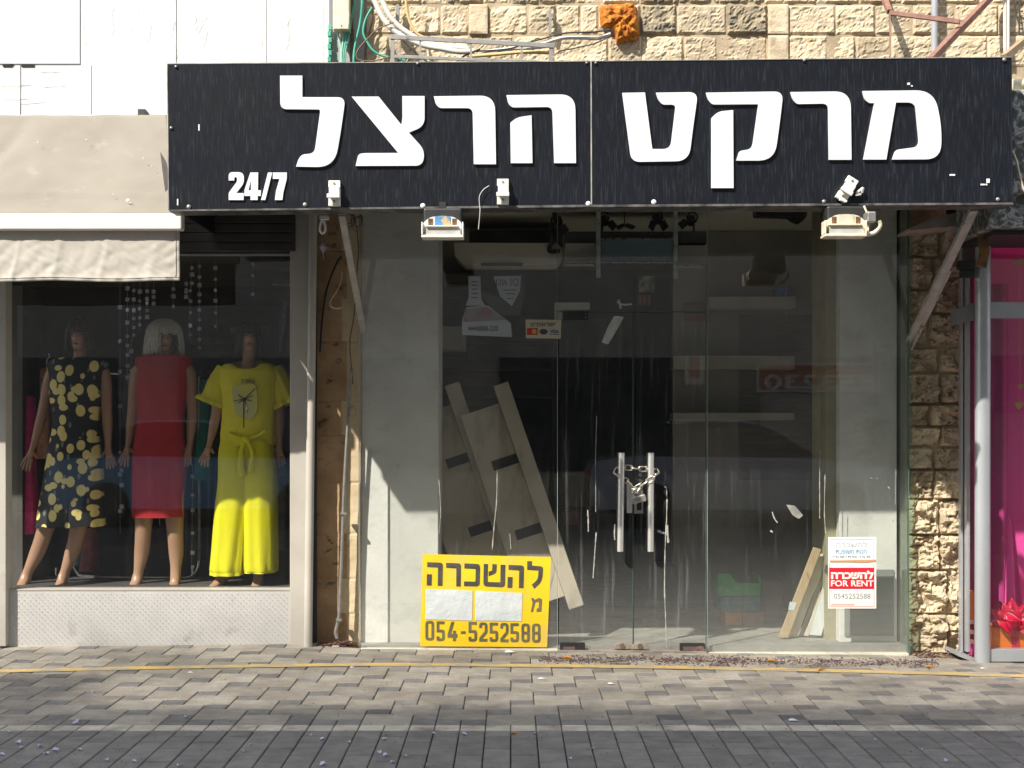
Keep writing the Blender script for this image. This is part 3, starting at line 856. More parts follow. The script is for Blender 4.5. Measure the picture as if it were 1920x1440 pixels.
m = MB(); m.box(XR, XR + .08, .62, YB, -.06, CE + .1); m.build('side_wall', M_WALLIN, shop)
m = MB(); m.pbox(677, 380, 822, 1210, .19, .72); m.build('pillar', M_CONC, shop, bevel=.006)
m = MB(); m.pbox(1574, 380, 1682, 1210, .21, .72); m.pbox(1682.2, 380, 1712, 1210, .42, .72); m.build('pillar', M_CONC, shop, bevel=.006)
m = MB(); m.pbox(1548, 380, 1573.5, 1205, .30, .70); m.build('pillar_return', mat('khaki_paint', (.36, .335, .22), (.30, .28, .185), sc=5, rough=.8), shop)
m = MB(); m.pbox(1584, 1068, 1676, 1192, .198, .2095); m.build('notice_shadow', mat('shadow_grey', (.26, .28, .26), (.22, .24, .22), sc=4, rough=.8), shop)  # cast shadow of the rent notices, put on the pillar as darker grey
# partition with shelves on the right side of the room
PYW = 1.75
m = MB(); m.pbox(1262, 433, 1560, 1140, PYW, PYW + .1); m.build('partition', mat('brown_grey_wall', (.34, .325, .285), (.29, .275, .245), sc=3, rough=.9), shop)
m = MB(); m.pbox(1385, 590, 1552, 900, PYW - .004, PYW + .05); m.build('dark_board', mat('dark_slat_board', (.22, .20, .17), (.17, .157, .135), sc=4, rough=.8, stretch=(1, 1, 8)), shop)
for (a, b, c, d) in ((1330, 556, 1492, 577), (1262, 667, 1490, 692), (1262, 774, 1490, 788)):
    m = MB(); m.pbox(a, b, c, d, PYW - .22, PYW - .006); m.build('shelf', mat('shelf_board', (.48, .45, .38), (.42, .40, .34), sc=4, rough=.7), shop, bevel=.004)
m = MB(); m.pbox(1455, 541, 1482, 556, PYW - .2, PYW - .1); top_mesh(m, 'box', mat('blue_box', (.03, .12, .42), rough=.5), 'small blue box on the top shelf inside the empty shop', 'box', bevel=.003)
m = MB(); m.pbox(822, 612, 872, 656, 1.2, 1.5); m.build('wall_ledge', M_WALLIN, shop)
for (a, b) in ((552, 556), (655, 659)):
    m = MB(); m.pbox(824, b, 870, b + 4, 1.6, 1.9); m.build('dark_shelf', M_DARKMETAL, shop)

# hanging display frame with a blue panel, in the middle
M_FRAME = mat('sage_steel', (.42, .47, .44), (.36, .41, .38), sc=8, rough=.5, dirt=(.12, .13, .12), dsc=20)
hd = thing('display_hanger', 'grey steel frame with blue panel hanging from the shop ceiling', 'hanging frame', P(1195, 385, .6))
m = MB(); m.pbox(1118, 360, 1126, 520, .6, .63); m.build('upright', M_FRAME, hd)
m = MB(); m.pbox(1263, 360, 1271, 522, .6, .63); m.build('upright', M_FRAME, hd)
m = MB(); m.pbox(1127, 449, 1262, 490, .62, .65); m.build('blue_panel', mat('blue_grey_panel', (.15, .22, .26), (.13, .19, .24), sc=3, rough=.4), hd)
m = MB(); m.pbox(1127, 446, 1262, 448.5, .60, .65); m.pbox(1060, 490.5, 1117.5, 493, .6, .66); m.pbox(1127, 491, 1262, 493.5, .6, .66); m.pbox(1271.5, 494, 1327, 496.5, .6, .66); m.build('rail', M_STEEL, hd)
m = MB(); m.pbox(1060, 456, 1117, 490, .66, .95); m.pbox(1272, 460, 1327, 493.5, .66, .95); m.build('side_box', mat('grey_side_box', (.46, .44, .38), (.40, .38, .33), sc=3, rough=.7), hd)
m = MB(); m.pbox(1060, 434, 1325, 456, .70, .98); m.build('top_box', M_BACK, hd)
# air conditioner and beams at the upper left
m = MB(); m.pbox(880, 430, 1056, 455, 1.3, 1.6); m.build('beam', M_BACK, shop)
m = MB(); m.pprism([fillet([(851, 455, 2), (1052, 456, 2), (1056, 479, 3), (1046, 496, 6), (870, 496, 8), (853, 480, 3)])], .95, 1.25)
ac = top_mesh(m, 'air_conditioner', mat('dull_white_case', (.68, .66, .58), (.60, .58, .51), sc=2, rough=.6), 'long pale air conditioner below the ceiling of the empty shop', 'air conditioner', bevel=.01)
m = MB(); m.pbox(902, 493.5, 980, 498, .93, .949); m.build('outlet', M_BLACK, ac)
# track spots
def spot(px, py, label, ang=0):
    Y = .75
    c = P(px, py, Y); k = mpp(Y)
    r = thing('spot_lamp', label, 'spot lamp', c, 'spot lamps on the shop ceiling')
    M = Matrix.Translation(c) @ Matrix.Rotation(ang, 4, 'Y')
    V = lambda x, y, z: M @ Vector((x * k, y, z * k))
    m = MB(); m.tube([V(0, 0, 40), V(0, 0, 14)], .008); m.tube(smooth_path([V(-9, 0, -2), V(-8, 0, 10), V(0, 0, 14), V(8, 0, 10), V(9, 0, -2)]), .006, n=6); m.build('yoke', M_BLACK, r)
    m = MB(); m.tube([V(0, 0, 8), V(0, 0, 3), V(0, -.02, -8)], [5 * k, 7.5 * k, 9 * k], n=12); m.build('housing', M_BLACK, r, smooth='auto')
    for sx in (-1, 1):
        m = MB(); m.bar(V(sx * 8, -.02, -8), V(sx * 14, -.04, -22), .012, .05); m.build('barn_door', M_BLACK, r)
for i, (x, y, a) in enumerate(((1133, 412, R(-15)), (1233, 409, 0), (1296, 412, R(25)), (1044, 418, R(-10)))):
    spot(x, y, ['black spot lamp beside the left upright of the hanging frame', 'black spot lamp above the blue panel', 'black spot lamp beside the right upright of the hanging frame', 'black spot lamp above the air conditioner'][i], a)
m = MB(); m.tube([P(1172, 370, .8), P(1171, 420, .8)], .004, n=6)
m.pprism([fillet([(1155, 424, 2), (1168, 418, 3), (1171, 421, 2), (1176, 418, 3), (1193, 424, 2), (1186, 430, 3), (1172, 424, 2), (1160, 431, 3)])], .78, .81)
top_mesh(m, 'hanging_hook', M_BLACK, 'dark two armed hook hanging from the ceiling of the empty shop', 'hook')
m = MB(); m.pprism([fillet([(1417, 391, 2), (1444, 386, 2), (1512, 384, 2), (1514, 404, 4), (1503, 417, 4), (1490, 412, 3), (1482, 406, 3), (1418, 404, 2)])], .5, .62)
top_mesh(m, 'ceiling_lamp', M_BLACK, 'dark tapered ceiling lamp at the upper right inside the empty shop', 'ceiling lamp', bevel=.006)
m = MB(); m.tube(smooth_path(PP([(1046, 395), (1040, 410), (1049, 425), (1041, 440), (1030, 470), (1050, 470)], .9)), .016, n=7); m.tube(smooth_path(PP([(1036, 400), (1052, 415), (1044, 445), (1054, 462)], .88)), .012, n=7)
top_mesh(m, 'cable_bundle', M_BLACKCABLE, 'dark tangled cable bundle near the ceiling of the empty shop', 'cables')
# dark passage at the back and things in it
m = MB(); m.pbox(1192, 520, 1258, 1130, 3.0, 3.1); m.build('passage_door', mat('dark_blue_door', (.03, .034, .045), rough=.6), shop)
m = MB(); m.pbox(1198, 517, 1227, 548, 1.1, 1.12)
top_mesh(m, 'picture', mat('grey_picture', (.42, .41, .36), (.12, .12, .10), sc=14, lo=.45, hi=.52, rough=.5), 'small pale picture standing above the doors inside the empty shop', 'picture')
for i, x in enumerate((1200, 1208, 1216)):
    m = MB(); m.tube([P(x, 572, 1.05), P(x, 553, 1.05)], [.011, .015], n=10)
    top_mesh(m, 'cup', mat('cup_brown', (.26, .13, .07), (.21, .1, .05), rough=.6), 'brown paper cup standing below the pale picture', 'cup', group='brown cups in a row below the picture')
m = MB(); m.tube(smooth_path(PP([(1157, 566), (1168, 571), (1185, 570)], 1.0)), .007, n=6); m.tube(PP([(1160, 562), (1164, 579)], 1.0), .007, n=6)
top_mesh(m, 'white_wire', M_WHITEPLASTIC, 'short crumpled white wire above the glass doors', 'wire')

# ------------------------------------------------------------------ empty shop: glass front
G_SHOP = glass('dusty_glass', dust=.016, streak=.06, low=.13)
G_DOOR = glass('streaky_door_glass', dust=.016, streak=.16, low=.13)
M_GEDGE = mat('glass_edge', (.10, .17, .15), (.06, .10, .09), sc=5, rough=.2)
M_GEDGEL = mat('pale_glass_edge', (.30, .37, .34), (.22, .28, .26), sc=5, rough=.2)
def pane(name, px0, py0, px1, py1, label, m_=None, parent=None):
    a, b = P(px0, py1, 0), P(px1, py0, 0)
    m = MB(); m.box(a.x, b.x, 0, .010, a.z, b.z)
    if parent: o = m.build(name, m_ or G_SHOP, parent); o['label'] = label; return o
    r = thing(name, label, 'door', ((a.x + b.x) / 2, 0, a.z))
    m.build('pane', m_ or G_SHOP, r)
    return r
sfl = pane('glass_panel', 674, 378, 1044.5, 1216, 'wide fixed glass panel with the yellow notice on it', parent=shop)
sfr = pane('glass_panel', 1327, 378, 1703, 1224, 'wide fixed glass panel with the red rent notice on it', parent=shop)
trm = pane('transom_panel', 1047, 378, 1324.5, 583, 'narrow glass panel above the glass doors', parent=shop)
dl = pane('glass_door', 1048, 586, 1186, 1217, 'frameless glass door with black hinge at its left foot', G_DOOR)
dr = pane('glass_door', 1188.5, 586, 1323, 1219, 'frameless glass door with a long white paint drip', G_DOOR)
for o, (x0, y0, x1, y1), mm in ((sfl, (672.6, 378, 673.8, 1216), M_GEDGEL), (sfl, (1044.7, 378, 1045.8, 1217), M_GEDGEL), (dl, (1186.2, 586, 1187.2, 1213), M_GEDGE), (dr, (1187.6, 586, 1188.4, 1213), M_BLACK), (dr, (1323.2, 586, 1324.2, 1218), M_GEDGE), (sfr, (1325.6, 378, 1326.8, 1224), M_GEDGEL), (sfr, (1703.2, 378, 1704.6, 1226), M_GEDGE), (trm, (1048, 583.2, 1324, 585), M_GEDGE)):
    m = MB(); m.pbox(x0, y0, x1, y1, -.001, .012); m.build('edge', mm, o)
a = P(1703.9, 1226, .014)
m = MB(); m.box(a.x - .010, a.x, .0145, .30, a.z, 2.85)
m.build('glass_return', glass('side_glass', tint=(.70, .80, .75), dust=.05, streak=.15), shop)
# inside door header with black lock
m = MB(); m.pbox(1040, 567, 1106, 579.5, .02, .09); m.pbox(1040, 580, 1054, 599, .02, .06)
top_mesh(m, 'door_header', mat('beige_header', (.46, .43, .36), (.40, .37, .31), sc=6, rough=.6), 'beige metal header fixed above the left glass door', 'door fitting', bevel=.003)
m = MB(); m.pbox(1057, 584, 1103, 600, -.012, -.0015); pf = m.build('patch_fitting', M_BLACK, dl, bevel=.003)
m = MB()
for x, y in ((1062, 588), (1062, 595), (1098, 588), (1098, 595)): m.ball(P(x, y, -.012), .004, .003, .004, 6, 4)
m.build('bolt', M_STEEL, pf)
# channel and threshold
M_CHAN = mat('pale_channel', (.72, .68, .56), (.60, .56, .46), sc=9, rough=.6, dirt=(.34, .28, .22), dsc=13, dlo=.58, dhi=.7)
for (a, b, y0, y1, lb) in ((672.5, 1045.6, 1216.2, 1222, 'pale channel under the left fixed glass panel'), (1326, 1704, 1224.2, 1231, 'pale channel under the right fixed glass panel')):
    m = MB(); m.pprism([(a, y0), (b, y0 + 1), (b, y1 + 5), (a, y1 + 5)], -.022, .04)
    top_mesh(m, 'floor_channel', M_CHAN, lb, 'channel')
m = MB(); m.pprism([(1046, 1219.5), (1325.5, 1222), (1325.5, 1236), (1046, 1234)], -.05, .1)
top_mesh(m, 'threshold', mat('concrete_threshold', (.36, .31, .26), (.22, .18, .15), sc=9, rough=.9, bump=.5), 'worn concrete threshold under the glass doors', 'threshold')
# hinges and floor locks
def hinge(parent, x0, x1, y0, y1, name, broken=False):
    m = MB()
    m.pprism([fillet([(x0, y0, 2), (x1, y0, 2), (x1, y1, 2), (x0, y1, 2)])], -.03, -.0015)
    h = m.build(name, M_BLACK, parent, bevel=.003)
    m = MB(); m.pbox(x0 + 6, y0 + 7 if not broken else y0 + 6, x0 + 28, y1 - 2, -.032, -.0305); m.build('worn_face', mat('worn_brown', (.14, .09, .08), rough=.7), h)
    if broken:
        m = MB(); m.pprism([fillet([(x1 - 22, y1 - 8, 2), (x1 - 4, y1 - 11, 2), (x1 + 2, y1 + 1), (x1 - 26, y1 + 1)])], -.036, -.0305); m.build('mud', M_DUST, h)
    return h
hinge(dl, 1050, 1097, 1205.5, 1220.5, 'hinge'); hinge(dr, 1275, 1322, 1206.5, 1222, 'hinge', True)
for o, x, y, r in ((dl, 1166, 1217, 15), (dr, 1199.5, 1217.5, 15.5)):
    m = MB(); m.pprism([[(x + r * math.cos(t), y - 13 * abs(math.sin(t))) for t in [math.pi * k / 14 for k in range(15)]]], -.022, -.0015)
    lk = m.build('floor_lock', mat('worn_lock', (.42, .36, .28), (.32, .26, .2), sc=20, rough=.5, metal=.3), o, bevel=.003)
    c = P(x + .5, y - 6, -.022)
    m = MB(); m.tube([c, c - Vector((0, .006, 0))], 5 * mpp(0), n=14); m.tube([c - Vector((0, .006, 0)), c - Vector((0, .009, 0))], 2.6 * mpp(0), n=10); m.build('lock_core', M_STEEL, lk)
# bar handles
M_BAR = mat('satin_steel', (.80, .78, .74), (.68, .66, .63), sc=20, rough=.42, metal=.75, stretch=(1, 1, .1))
for o, x, xb in ((dl, 1165.5, 1163), (dr, 1220.5, 1220)):
    HYY = -.065
    m = MB(); m.tube([P(x, 849, HYY), P(xb + (x - 1165.5) * 0, 1034, HYY)], .0195, n=20)
    h = m.build('bar_handle', M_BAR, o, smooth='auto')
    m = MB()
    for y in (905, 985):
        c = P(x, y, HYY); m.tube([c, Vector((c.x, 0, c.z))], .008, n=10)
    m.build('standoff', M_STEEL, h, smooth='auto')
# lock case and keeper at the meeting edges
m = MB(); m.pbox(1175.5, 905, 1185.6, 962, -.016, -.0015); m.build('lock_case', mat('white_lock', (.62, .61, .60), (.5, .49, .48), sc=12, rough=.35, metal=.2), dl, bevel=.002)
m = MB(); loops = [[(1189, 918), (1206, 918), (1206, 963), (1189, 963)], [(1194, 940), (1203, 940), (1203, 957), (1194, 957)]]
m.pprism(loops, -.014, -.0015); kp = m.build('lock_keeper', M_STEEL, dr)
m = MB(); m.pbox(1194.2, 940.2, 1202.8, 956.8, -.006, -.0016); m.build('keeper_recess', M_BLACK, kp)
# chain with padlock
ch = thing('chain', 'steel chain wound round both bar handles of the glass doors', 'chain', P(1193, 890, -.09))
def link(a, b, flat):
    a, b = Vector(a), Vector(b); d = (b - a); L = d.length; d.normalize()
    s = Vector((0, -1, 0)) if flat else d.cross(Vector((0, -1, 0))).normalized()
    wv = d.cross(s).normalized() if flat else s
    if not flat: wv = d.cross(Vector((0, -1, 0))).normalized()
    else: wv = (Vector((0, -1, 0)) - d * d.dot(Vector((0, -1, 0)))).normalized()
    c = (a + b) / 2
    pts = []
    hw = .0150
    for k in range(16):
        t = 2 * math.pi * k / 16
        e = max(L / 2 + .006 - hw, .004)
        pts.append(c + d * (math.copysign(e, math.cos(t)) if abs(math.cos(t)) > .01 else 0) + d * hw * math.cos(t) + wv * hw * math.sin(t))
    m = MB(); m.tube(pts, .0052, n=6, closed=True)
    m.build('link', M_CHAINM, ch, smooth=True)
M_CHAINM = mat('chain_metal', (.72, .69, .60), (.5, .47, .40), sc=30, rough=.3, metal=.8)
path = [(1186, 912, -.055), (1176, 902, -.06), (1160, 896, -.06), (1154, 888, -.072), (1158, 878, -.055), (1170, 876, -.03), (1188, 878, -.03), (1206, 880, -.03), (1222, 879, -.03), (1232, 882, -.055), (1231, 892, -.075), (1222, 897, -.095), (1209, 906, -.075), (1197, 914, -.065), (1190, 918, -.06)]
sp = smooth_path(PP(path, -.05), 8)
acc = [0]
for a, b in zip(sp, sp[1:]): acc.append(acc[-1] + (b - a).length)
def at_len(s):
    for i in range(len(acc) - 1):
        if acc[i + 1] >= s: return sp[i].lerp(sp[i + 1], (s - acc[i]) / max(acc[i + 1] - acc[i], 1e-6))
    return sp[-1]
nl = int(acc[-1] / .045)
for k in range(nl): link(at_len(k * acc[-1] / nl), at_len((k + 1) * acc[-1] / nl), k % 2 == 0)
for k in range(3): link(P(1184 + k * 5, 916 + k * 4, -.075 - .008 * k), P(1190 + k * 5, 925 - k * 6, -.08), k % 2 == 0)
pdk = thing('padlock', 'scratched metal padlock hanging from the chain on the door handles', 'padlock', P(1196, 936, -.08))
c = P(1197, 936, -.085); M = Matrix.Translation(c) @ Matrix.Rotation(R(-14), 4, 'Y')
m = MB(); m.box(-.046, .046, -.016, .016, -.022, .022, M); m.build('body', mat('padlock_body', (.50, .49, .44), (.36, .35, .31), sc=20, rough=.4, metal=.6), pdk, bevel=.006)
m = MB(); m.tube(smooth_path([M @ Vector(q) for q in ((-.026, 0, .02), (-.026, 0, .045), (-.012, 0, .062), (.012, 0, .062), (.026, 0, .045), (.026, 0, .02))]), .0065, n=8); m.build('shackle', M_STEEL, pdk, smooth=True)
m = MB(); m.box(-.02, .02, -.0175, -.0162, -.01, .01, M); m.build('plate', M_GALV, pdk)
# paint drips and smears on the glass
M_DRIP = mat('dried_paint', (.50, .49, .44), (.30, .29, .26), sc=40, rough=.7)
def drip(o, pts, w):
    m = MB(); random.seed(len(pts) + int(w * 10))
    path = smooth_path(PP(pts, -.0025), 7)
    m.tube(path, [w * mpp(0) * (.35 + .75 * abs(noise.noise(Vector((i * .45, w, pts[0][0]))) * 1.6)) for i in range(len(path))], n=6)
    for v in m.v: v.x += .0012 * noise.noise(Vector((v.z * 40, w, 2))); v.y = -.0008 + (v.y + .0025) * .2
    m.build('paint_drip', M_DRIP, o)
drip(dl, [(1119, 780), (1117, 850), (1117, 960)], .7); drip(dl, [(1118, 998), (1115, 1040), (1112, 1084)], 2.0); drip(dl, [(1102, 956), (1103, 976), (1103, 997)], 1.7)
drip(dr, [(1245, 912), (1250, 920), (1250, 970), (1247, 1030), (1246, 1100), (1248, 1160), (1250, 1214)], 1.6); drip(dr, [(1251, 985), (1252, 1002), (1253, 1018)], 3.2); drip(dr, [(1233, 995), (1240, 998), (1246, 1000)], 3.6)
drip(dl, [(1153, 983), (1152, 1000), (1153, 1012)], 1.8)
drip(sfr, [(1538, 845), (1537, 900), (1537, 972)], .9); drip(sfr, [(1547, 890), (1546, 960), (1548, 1000)], 1.2); drip(sfr, [(1473, 470), (1474, 540), (1474, 600)], .6)
drip(sfr, [(1448, 960), (1452, 972), (1458, 980)], 2.2); drip(sfr, [(1680, 880), (1679, 920), (1679, 946)], .9); drip(sfr, [(1445, 995), (1449, 998)], 2.6)
drip(sfr, [(1633, 896), (1635, 897)], 1.8); drip(sfr, [(1643, 896), (1645, 898)], 1.8); drip(sfr, [(1665, 912), (1668, 916)], 1.8)
drip(sfl, [(744, 864), (746, 872), (748, 876)], 4); drip(sfl, [(932, 880), (931, 940), (926, 990), (923, 1030)], 1.3); drip(sfl, [(823, 900), (826, 960), (823, 1000)], .9); drip(sfl, [(956, 1000), (958, 1030)], 1.0); drip(sfl, [(690, 408), (740, 434), (800, 450)], .3)
m = MB(); m.pprism([fillet([(1152, 592, 3), (1170, 594, 3), (1157, 618, 6), (1140, 646, 3), (1128, 642, 3), (1140, 612, 8)])], -.002, -.0006)
m.build('torn_paper_strip', mat('paper_strip', (.52, .53, .50), (.40, .41, .39), sc=12, rough=.7), dl)
m = MB(); m.pprism([fillet([(1474, 946, 2), (1490, 948, 2), (1506, 966, 2), (1498, 973, 3), (1486, 966, 3)])], -.002, -.0006)
m.build('torn_paper_scrap', mat('paper_scrap', (.36, .355, .33), (.20, .195, .18), sc=12, rough=.7), sfr)
# ------------------------------------------------------------------ notices on the glass
M_YEL = mat('yellow_board', (.86, .58, .012), (.80, .51, .015), sc=3, rough=.5, dirt=(.60, .46, .16), dsc=4, dlo=.48, dhi=.80)
M_INK = mat('faded_black_ink', (.045, .043, .04), (.075, .072, .06), sc=14, rough=.6)
M_INKF = mat('washed_black_ink', (.10, .095, .055), (.17, .15, .075), sc=11, rough=.6)
M_PAPER = mat('wrinkled_paper', (.60, .64, .64), (.54, .585, .59), sc=6, rough=.7, bump=.9, bsc=12, dirt=(.45, .48, .47), dsc=12, dlo=.66, dhi=.75)
NY = -.006
ys_ = thing('rent_notice', 'yellow for rent notice in Hebrew with two white paper patches', 'notice', P(910, 1212, NY))
m = MB(); m.pprism([(792.5, 1039), (1033, 1044.5), (1026, 1213.5), (787.5, 1211.5)], NY, NY + .004); m.build('board', M_YEL, ys_)
def yz(l): return [(760 + a[0] / 6.4, 1020 + a[1] / 6.4) + ((a[2] / 6.4,) if len(a) > 2 else ()) for a in l]
for loops in (
    [[(262, 218), (390, 222), (450, 228, 32), (445, 502), (388, 500), (392, 282, 8), (262, 276)], [(258, 362), (318, 364), (314, 498), (256, 496)]],
    [[(488, 226), (668, 232, 38), (664, 510), (610, 508), (612, 292, 8), (490, 285)]],
    [[(710, 232), (898, 240, 45), (892, 510, 48), (704, 505), (704, 448), (840, 452, 10), (845, 300, 10), (708, 292)]],
    [[(940, 238), (992, 240), (988, 455, 8), (1140, 460, 8), (1142, 248), (1200, 250), (1195, 520, 48), (935, 508, 48)], [(1045, 240), (1097, 243), (1092, 350, 34), (1000, 385), (1000, 332), (1040, 318, 8)]],
    [[(1238, 250), (1425, 258, 38), (1418, 530), (1362, 527), (1366, 318, 8), (1238, 308)], [(1228, 395), (1288, 397), (1282, 527), (1224, 524)]],
    [[(1462, 205), (1520, 205), (1518, 258), (1655, 270, 36), (1640, 450, 80), (1545, 537), (1517, 488), (1590, 425, 40), (1598, 318, 8), (1462, 310)]],
):
    m = MB()
    for l in loops: m.pprism([fillet(yz(l), 5)], NY - .002, NY - .0004)
    m.build('letter', M_INK, ys_)
for l in ([(245, 540), (808, 560), (800, 920), (240, 905)], [(838, 560), (1405, 590), (1395, 925), (838, 918)]):
    m = MB(); m.pprism([yz(l)], NY - .003, NY - .0004); m.build('paper_patch', M_PAPER, ys_)
for l in ([(1508, 648), (1540, 648), (1550, 672), (1600, 646, 8), (1642, 660, 20), (1632, 812), (1572, 812), (1576, 772), (1598, 772), (1602, 690, 10), (1560, 700, 8), (1530, 815), (1504, 815), (1528, 705)],):
    m = MB(); m.pprism([fillet(yz(l), 4)], NY - .002, NY - .0004); m.build('letter', M_INKF, ys_)
def digit(ch, x0, y0, x1, y1, t):
    w, h = x1 - x0, y1 - y0; ym = y0 + h * .46; q = t * .8
    if ch == '0': return [[(x0, y0, q * 1.5), (x1, y0, q * 1.5), (x1, y1, q * 1.5), (x0, y1, q * 1.5)], [(x0 + t, y0 + t, 1), (x1 - t, y0 + t, 1), (x1 - t, y1 - t, 1), (x0 + t, y1 - t, 1)]]
    if ch == '5': return [[(x0, y0), (x1 - .6, y0), (x1 - .6, y0 + t), (x0 + t, y0 + t), (x0 + t, ym - t * .3), (x1, ym - t * .3, q * 1.4), (x1, y1, q * 1.6), (x0, y1, q), (x0, y1 - t * 1.7), (x0 + t, y1 - t * 1.7), (x0 + t, y1 - t), (x1 - t, y1 - t, 1), (x1 - t, ym + t * .7, 1), (x0, ym + t * .7)]]
    if ch == '2': return [[(x0, y0 + t * 2), (x0, y0, q * 1.6), (x1, y0, q * 1.6), (x1, ym + t * .6, q), (x0 + t * 1.1, y1 - t), (x1, y1 - t), (x1, y1), (x0, y1), (x0, y1 - t * 1.3), (x1 - t, ym, 1), (x1 - t, y0 + t, 1), (x0 + t, y0 + t, 1), (x0 + t, y0 + t * 2)]]
    if ch == '8': return [[(x0, y0, q * 1.6), (x1, y0, q * 1.6), (x1, ym - t * .1, q * .5), (x1 - .7, ym + t * .3), (x1, ym + t * .8, q * .5), (x1, y1, q * 1.6), (x0, y1, q * 1.6), (x0, ym + t * .8, q * .5), (x0 + .7, ym + t * .3), (x0, ym - t * .1, q * .5)], [(x0 + t, y0 + t, 1), (x1 - t, y0 + t, 1), (x1 - t, ym - t * .2, 1), (x0 + t, ym - t * .2, 1)], [(x0 + t, ym + t * .8, 1), (x1 - t, ym + t * .8, 1), (x1 - t, y1 - t, 1), (x0 + t, y1 - t, 1)]]
    if ch == '4': return [[(x0 + w * .38, y0), (x0 + w * .70, y0), (x0 + w * .36, y1 - h * .38), (x0 + w * .55, y1 - h * .38), (x0 + w * .55, ym), (x0 + w * .86, ym), (x0 + w * .86, y1 - h * .38), (x1, y1 - h * .38), (x1, y1 - h * .18), (x0 + w * .86, y1 - h * .18), (x0 + w * .86, y1), (x0 + w * .55, y1), (x0 + w * .55, y1 - h * .18), (x0, y1 - h * .18), (x0, y1 - h * .36)]]
    return [[(x0, y0), (x1, y0), (x1, y1), (x0, y1)]]
for ch, x0, y0, x1, y1 in (('0', 797.5, 1164, 814, 1201), ('5', 818.5, 1165, 834, 1202), ('4', 839, 1166, 857.5, 1202), ('-', 864, 1183.5, 873, 1188.5), ('5', 878.5, 1166, 894.5, 1203), ('2', 898.5, 1167, 914, 1203), ('5', 918, 1167.5, 934, 1203.5), ('2', 938, 1168, 953.5, 1204), ('5', 957, 1168.5, 973, 1204), ('8', 977.5, 1169, 993.5, 1204.5), ('8', 997.5, 1169, 1013.5, 1205)):
    lp = digit(ch, x0, y0, x1, y1, 5.2)
    m = MB(); m.pprism([fillet(l, 3) for l in lp], NY - .002, NY - .0004); m.build('digit', M_INKF, ys_)

M_WPAPER = mat('white_notice', (.80, .85, .84), (.76, .81, .80), sc=5, rough=.5)
M_RED = mat('notice_red', (.66, .010, .035), (.60, .012, .03), sc=5, rough=.45)
M_GREYINK = mat('pale_grey_ink', (.52, .58, .57), rough=.6)
M_BLUEINK = mat('pale_blue_ink', (.22, .40, .60), rough=.6)
M_WINK = mat('white_print', (.88, .85, .80), rough=.5)
rn = thing('rent_notice', 'white notice with faded Hebrew lines above the red for rent notice', 'notice', P(1598, 1050, NY))
m = MB(); m.pbox(1553, 1007, 1643, 1049.5, NY, NY + .003); m.build('sheet', M_WPAPER, rn)
m = MB()
for a in ((1557.5, 1011, 1638, 1012), (1557.5, 1012, 1558.5, 1049), (1637, 1012, 1638, 1049)): m.pbox(*a, NY - .0015, NY - .0004)
m.build('border', M_GREYINK, rn)
HEB_RENT = 'להשכרה'[::-1]
text(rn, 'line', HEB_RENT, 1567, 1016, 1626, 1026, NY - .0004, M_GREYINK, bold=.012, depth=.001)
text(rn, 'line', 'חנות משופצת'[::-1], 1567, 1031, 1625, 1038, NY - .0004, M_BLUEINK, bold=.02, depth=.001)
text(rn, 'line', '45 מ"ר ומרתף 50 מ"ר'[::-1].replace('54', '45').replace('05', '50'), 1560, 1041.5, 1632, 1047.5, NY - .0004, M_INKF, bold=.008, depth=.001)
rr_ = thing('rent_notice', 'red and white FOR RENT notice with a handwritten phone number', 'notice', P(1598, 1141, NY))
m = MB(); m.pbox(1553, 1050, 1643, 1141, NY, NY + .003); m.build('sheet', mat('white_notice_sheet', (.84, .80, .76), (.80, .77, .73), sc=5, rough=.5), rr_)
m = MB(); m.pbox(1554.5, 1064.5, 1639, 1104, NY - .002, NY - .0004); m.build('red_field', M_RED, rr_)
m = MB(); m.pprism([fillet([(1556, 1051), (1604, 1050, 3), (1643, 1049), (1643, 1053), (1620, 1055), (1590, 1054, 4), (1556, 1054)])], NY - .003, NY - .0004); m.build('brown_tape', mat('old_tape', (.50, .27, .13), (.55, .32, .16), sc=20, rough=.5), rr_)
text(rr_, 'line', HEB_RENT, 1558, 1070, 1638, 1085.5, NY - .002, M_WINK, bold=.05, depth=.001)
text(rr_, 'line', 'FOR RENT', 1558, 1088, 1638, 1099.5, NY - .002, M_WINK, bold=.022, depth=.001)
m = MB()
for a in ((1555, 1056, 1555.8, 1138), (1638.4, 1056, 1639.2, 1138), (1555.8, 1137, 1638.4, 1138)): m.pbox(*a, NY - .0012, NY - .0004)
m.build('border', mat('pale_red_line', (.62, .25, .23), rough=.6), rr_)
m = MB()
for a in ((1558.5, 1109, 1635, 1109.6), (1558.5, 1128, 1635, 1128.6), (1558.5, 1109.6, 1559.1, 1128), (1634.4, 1109.6, 1635, 1128)): m.pbox(*a, NY - .0012, NY - .0004)
m.build('number_box', M_GREYINK, rr_)
text(rr_, 'phone_number', '0545252588', 1563.5, 1113, 1632, 1122.5, NY - .0004, mat('pen_ink', (.14, .20, .20), (.2, .26, .26), sc=30, rough=.6), bold=-.004, depth=.001)
m = MB(); m.pbox(1558, 1132, 1602, 1135, NY - .0012, NY - .0004); m.build('faded_red_line', mat('faded_red', (.68, .42, .34), rough=.6), rr_)

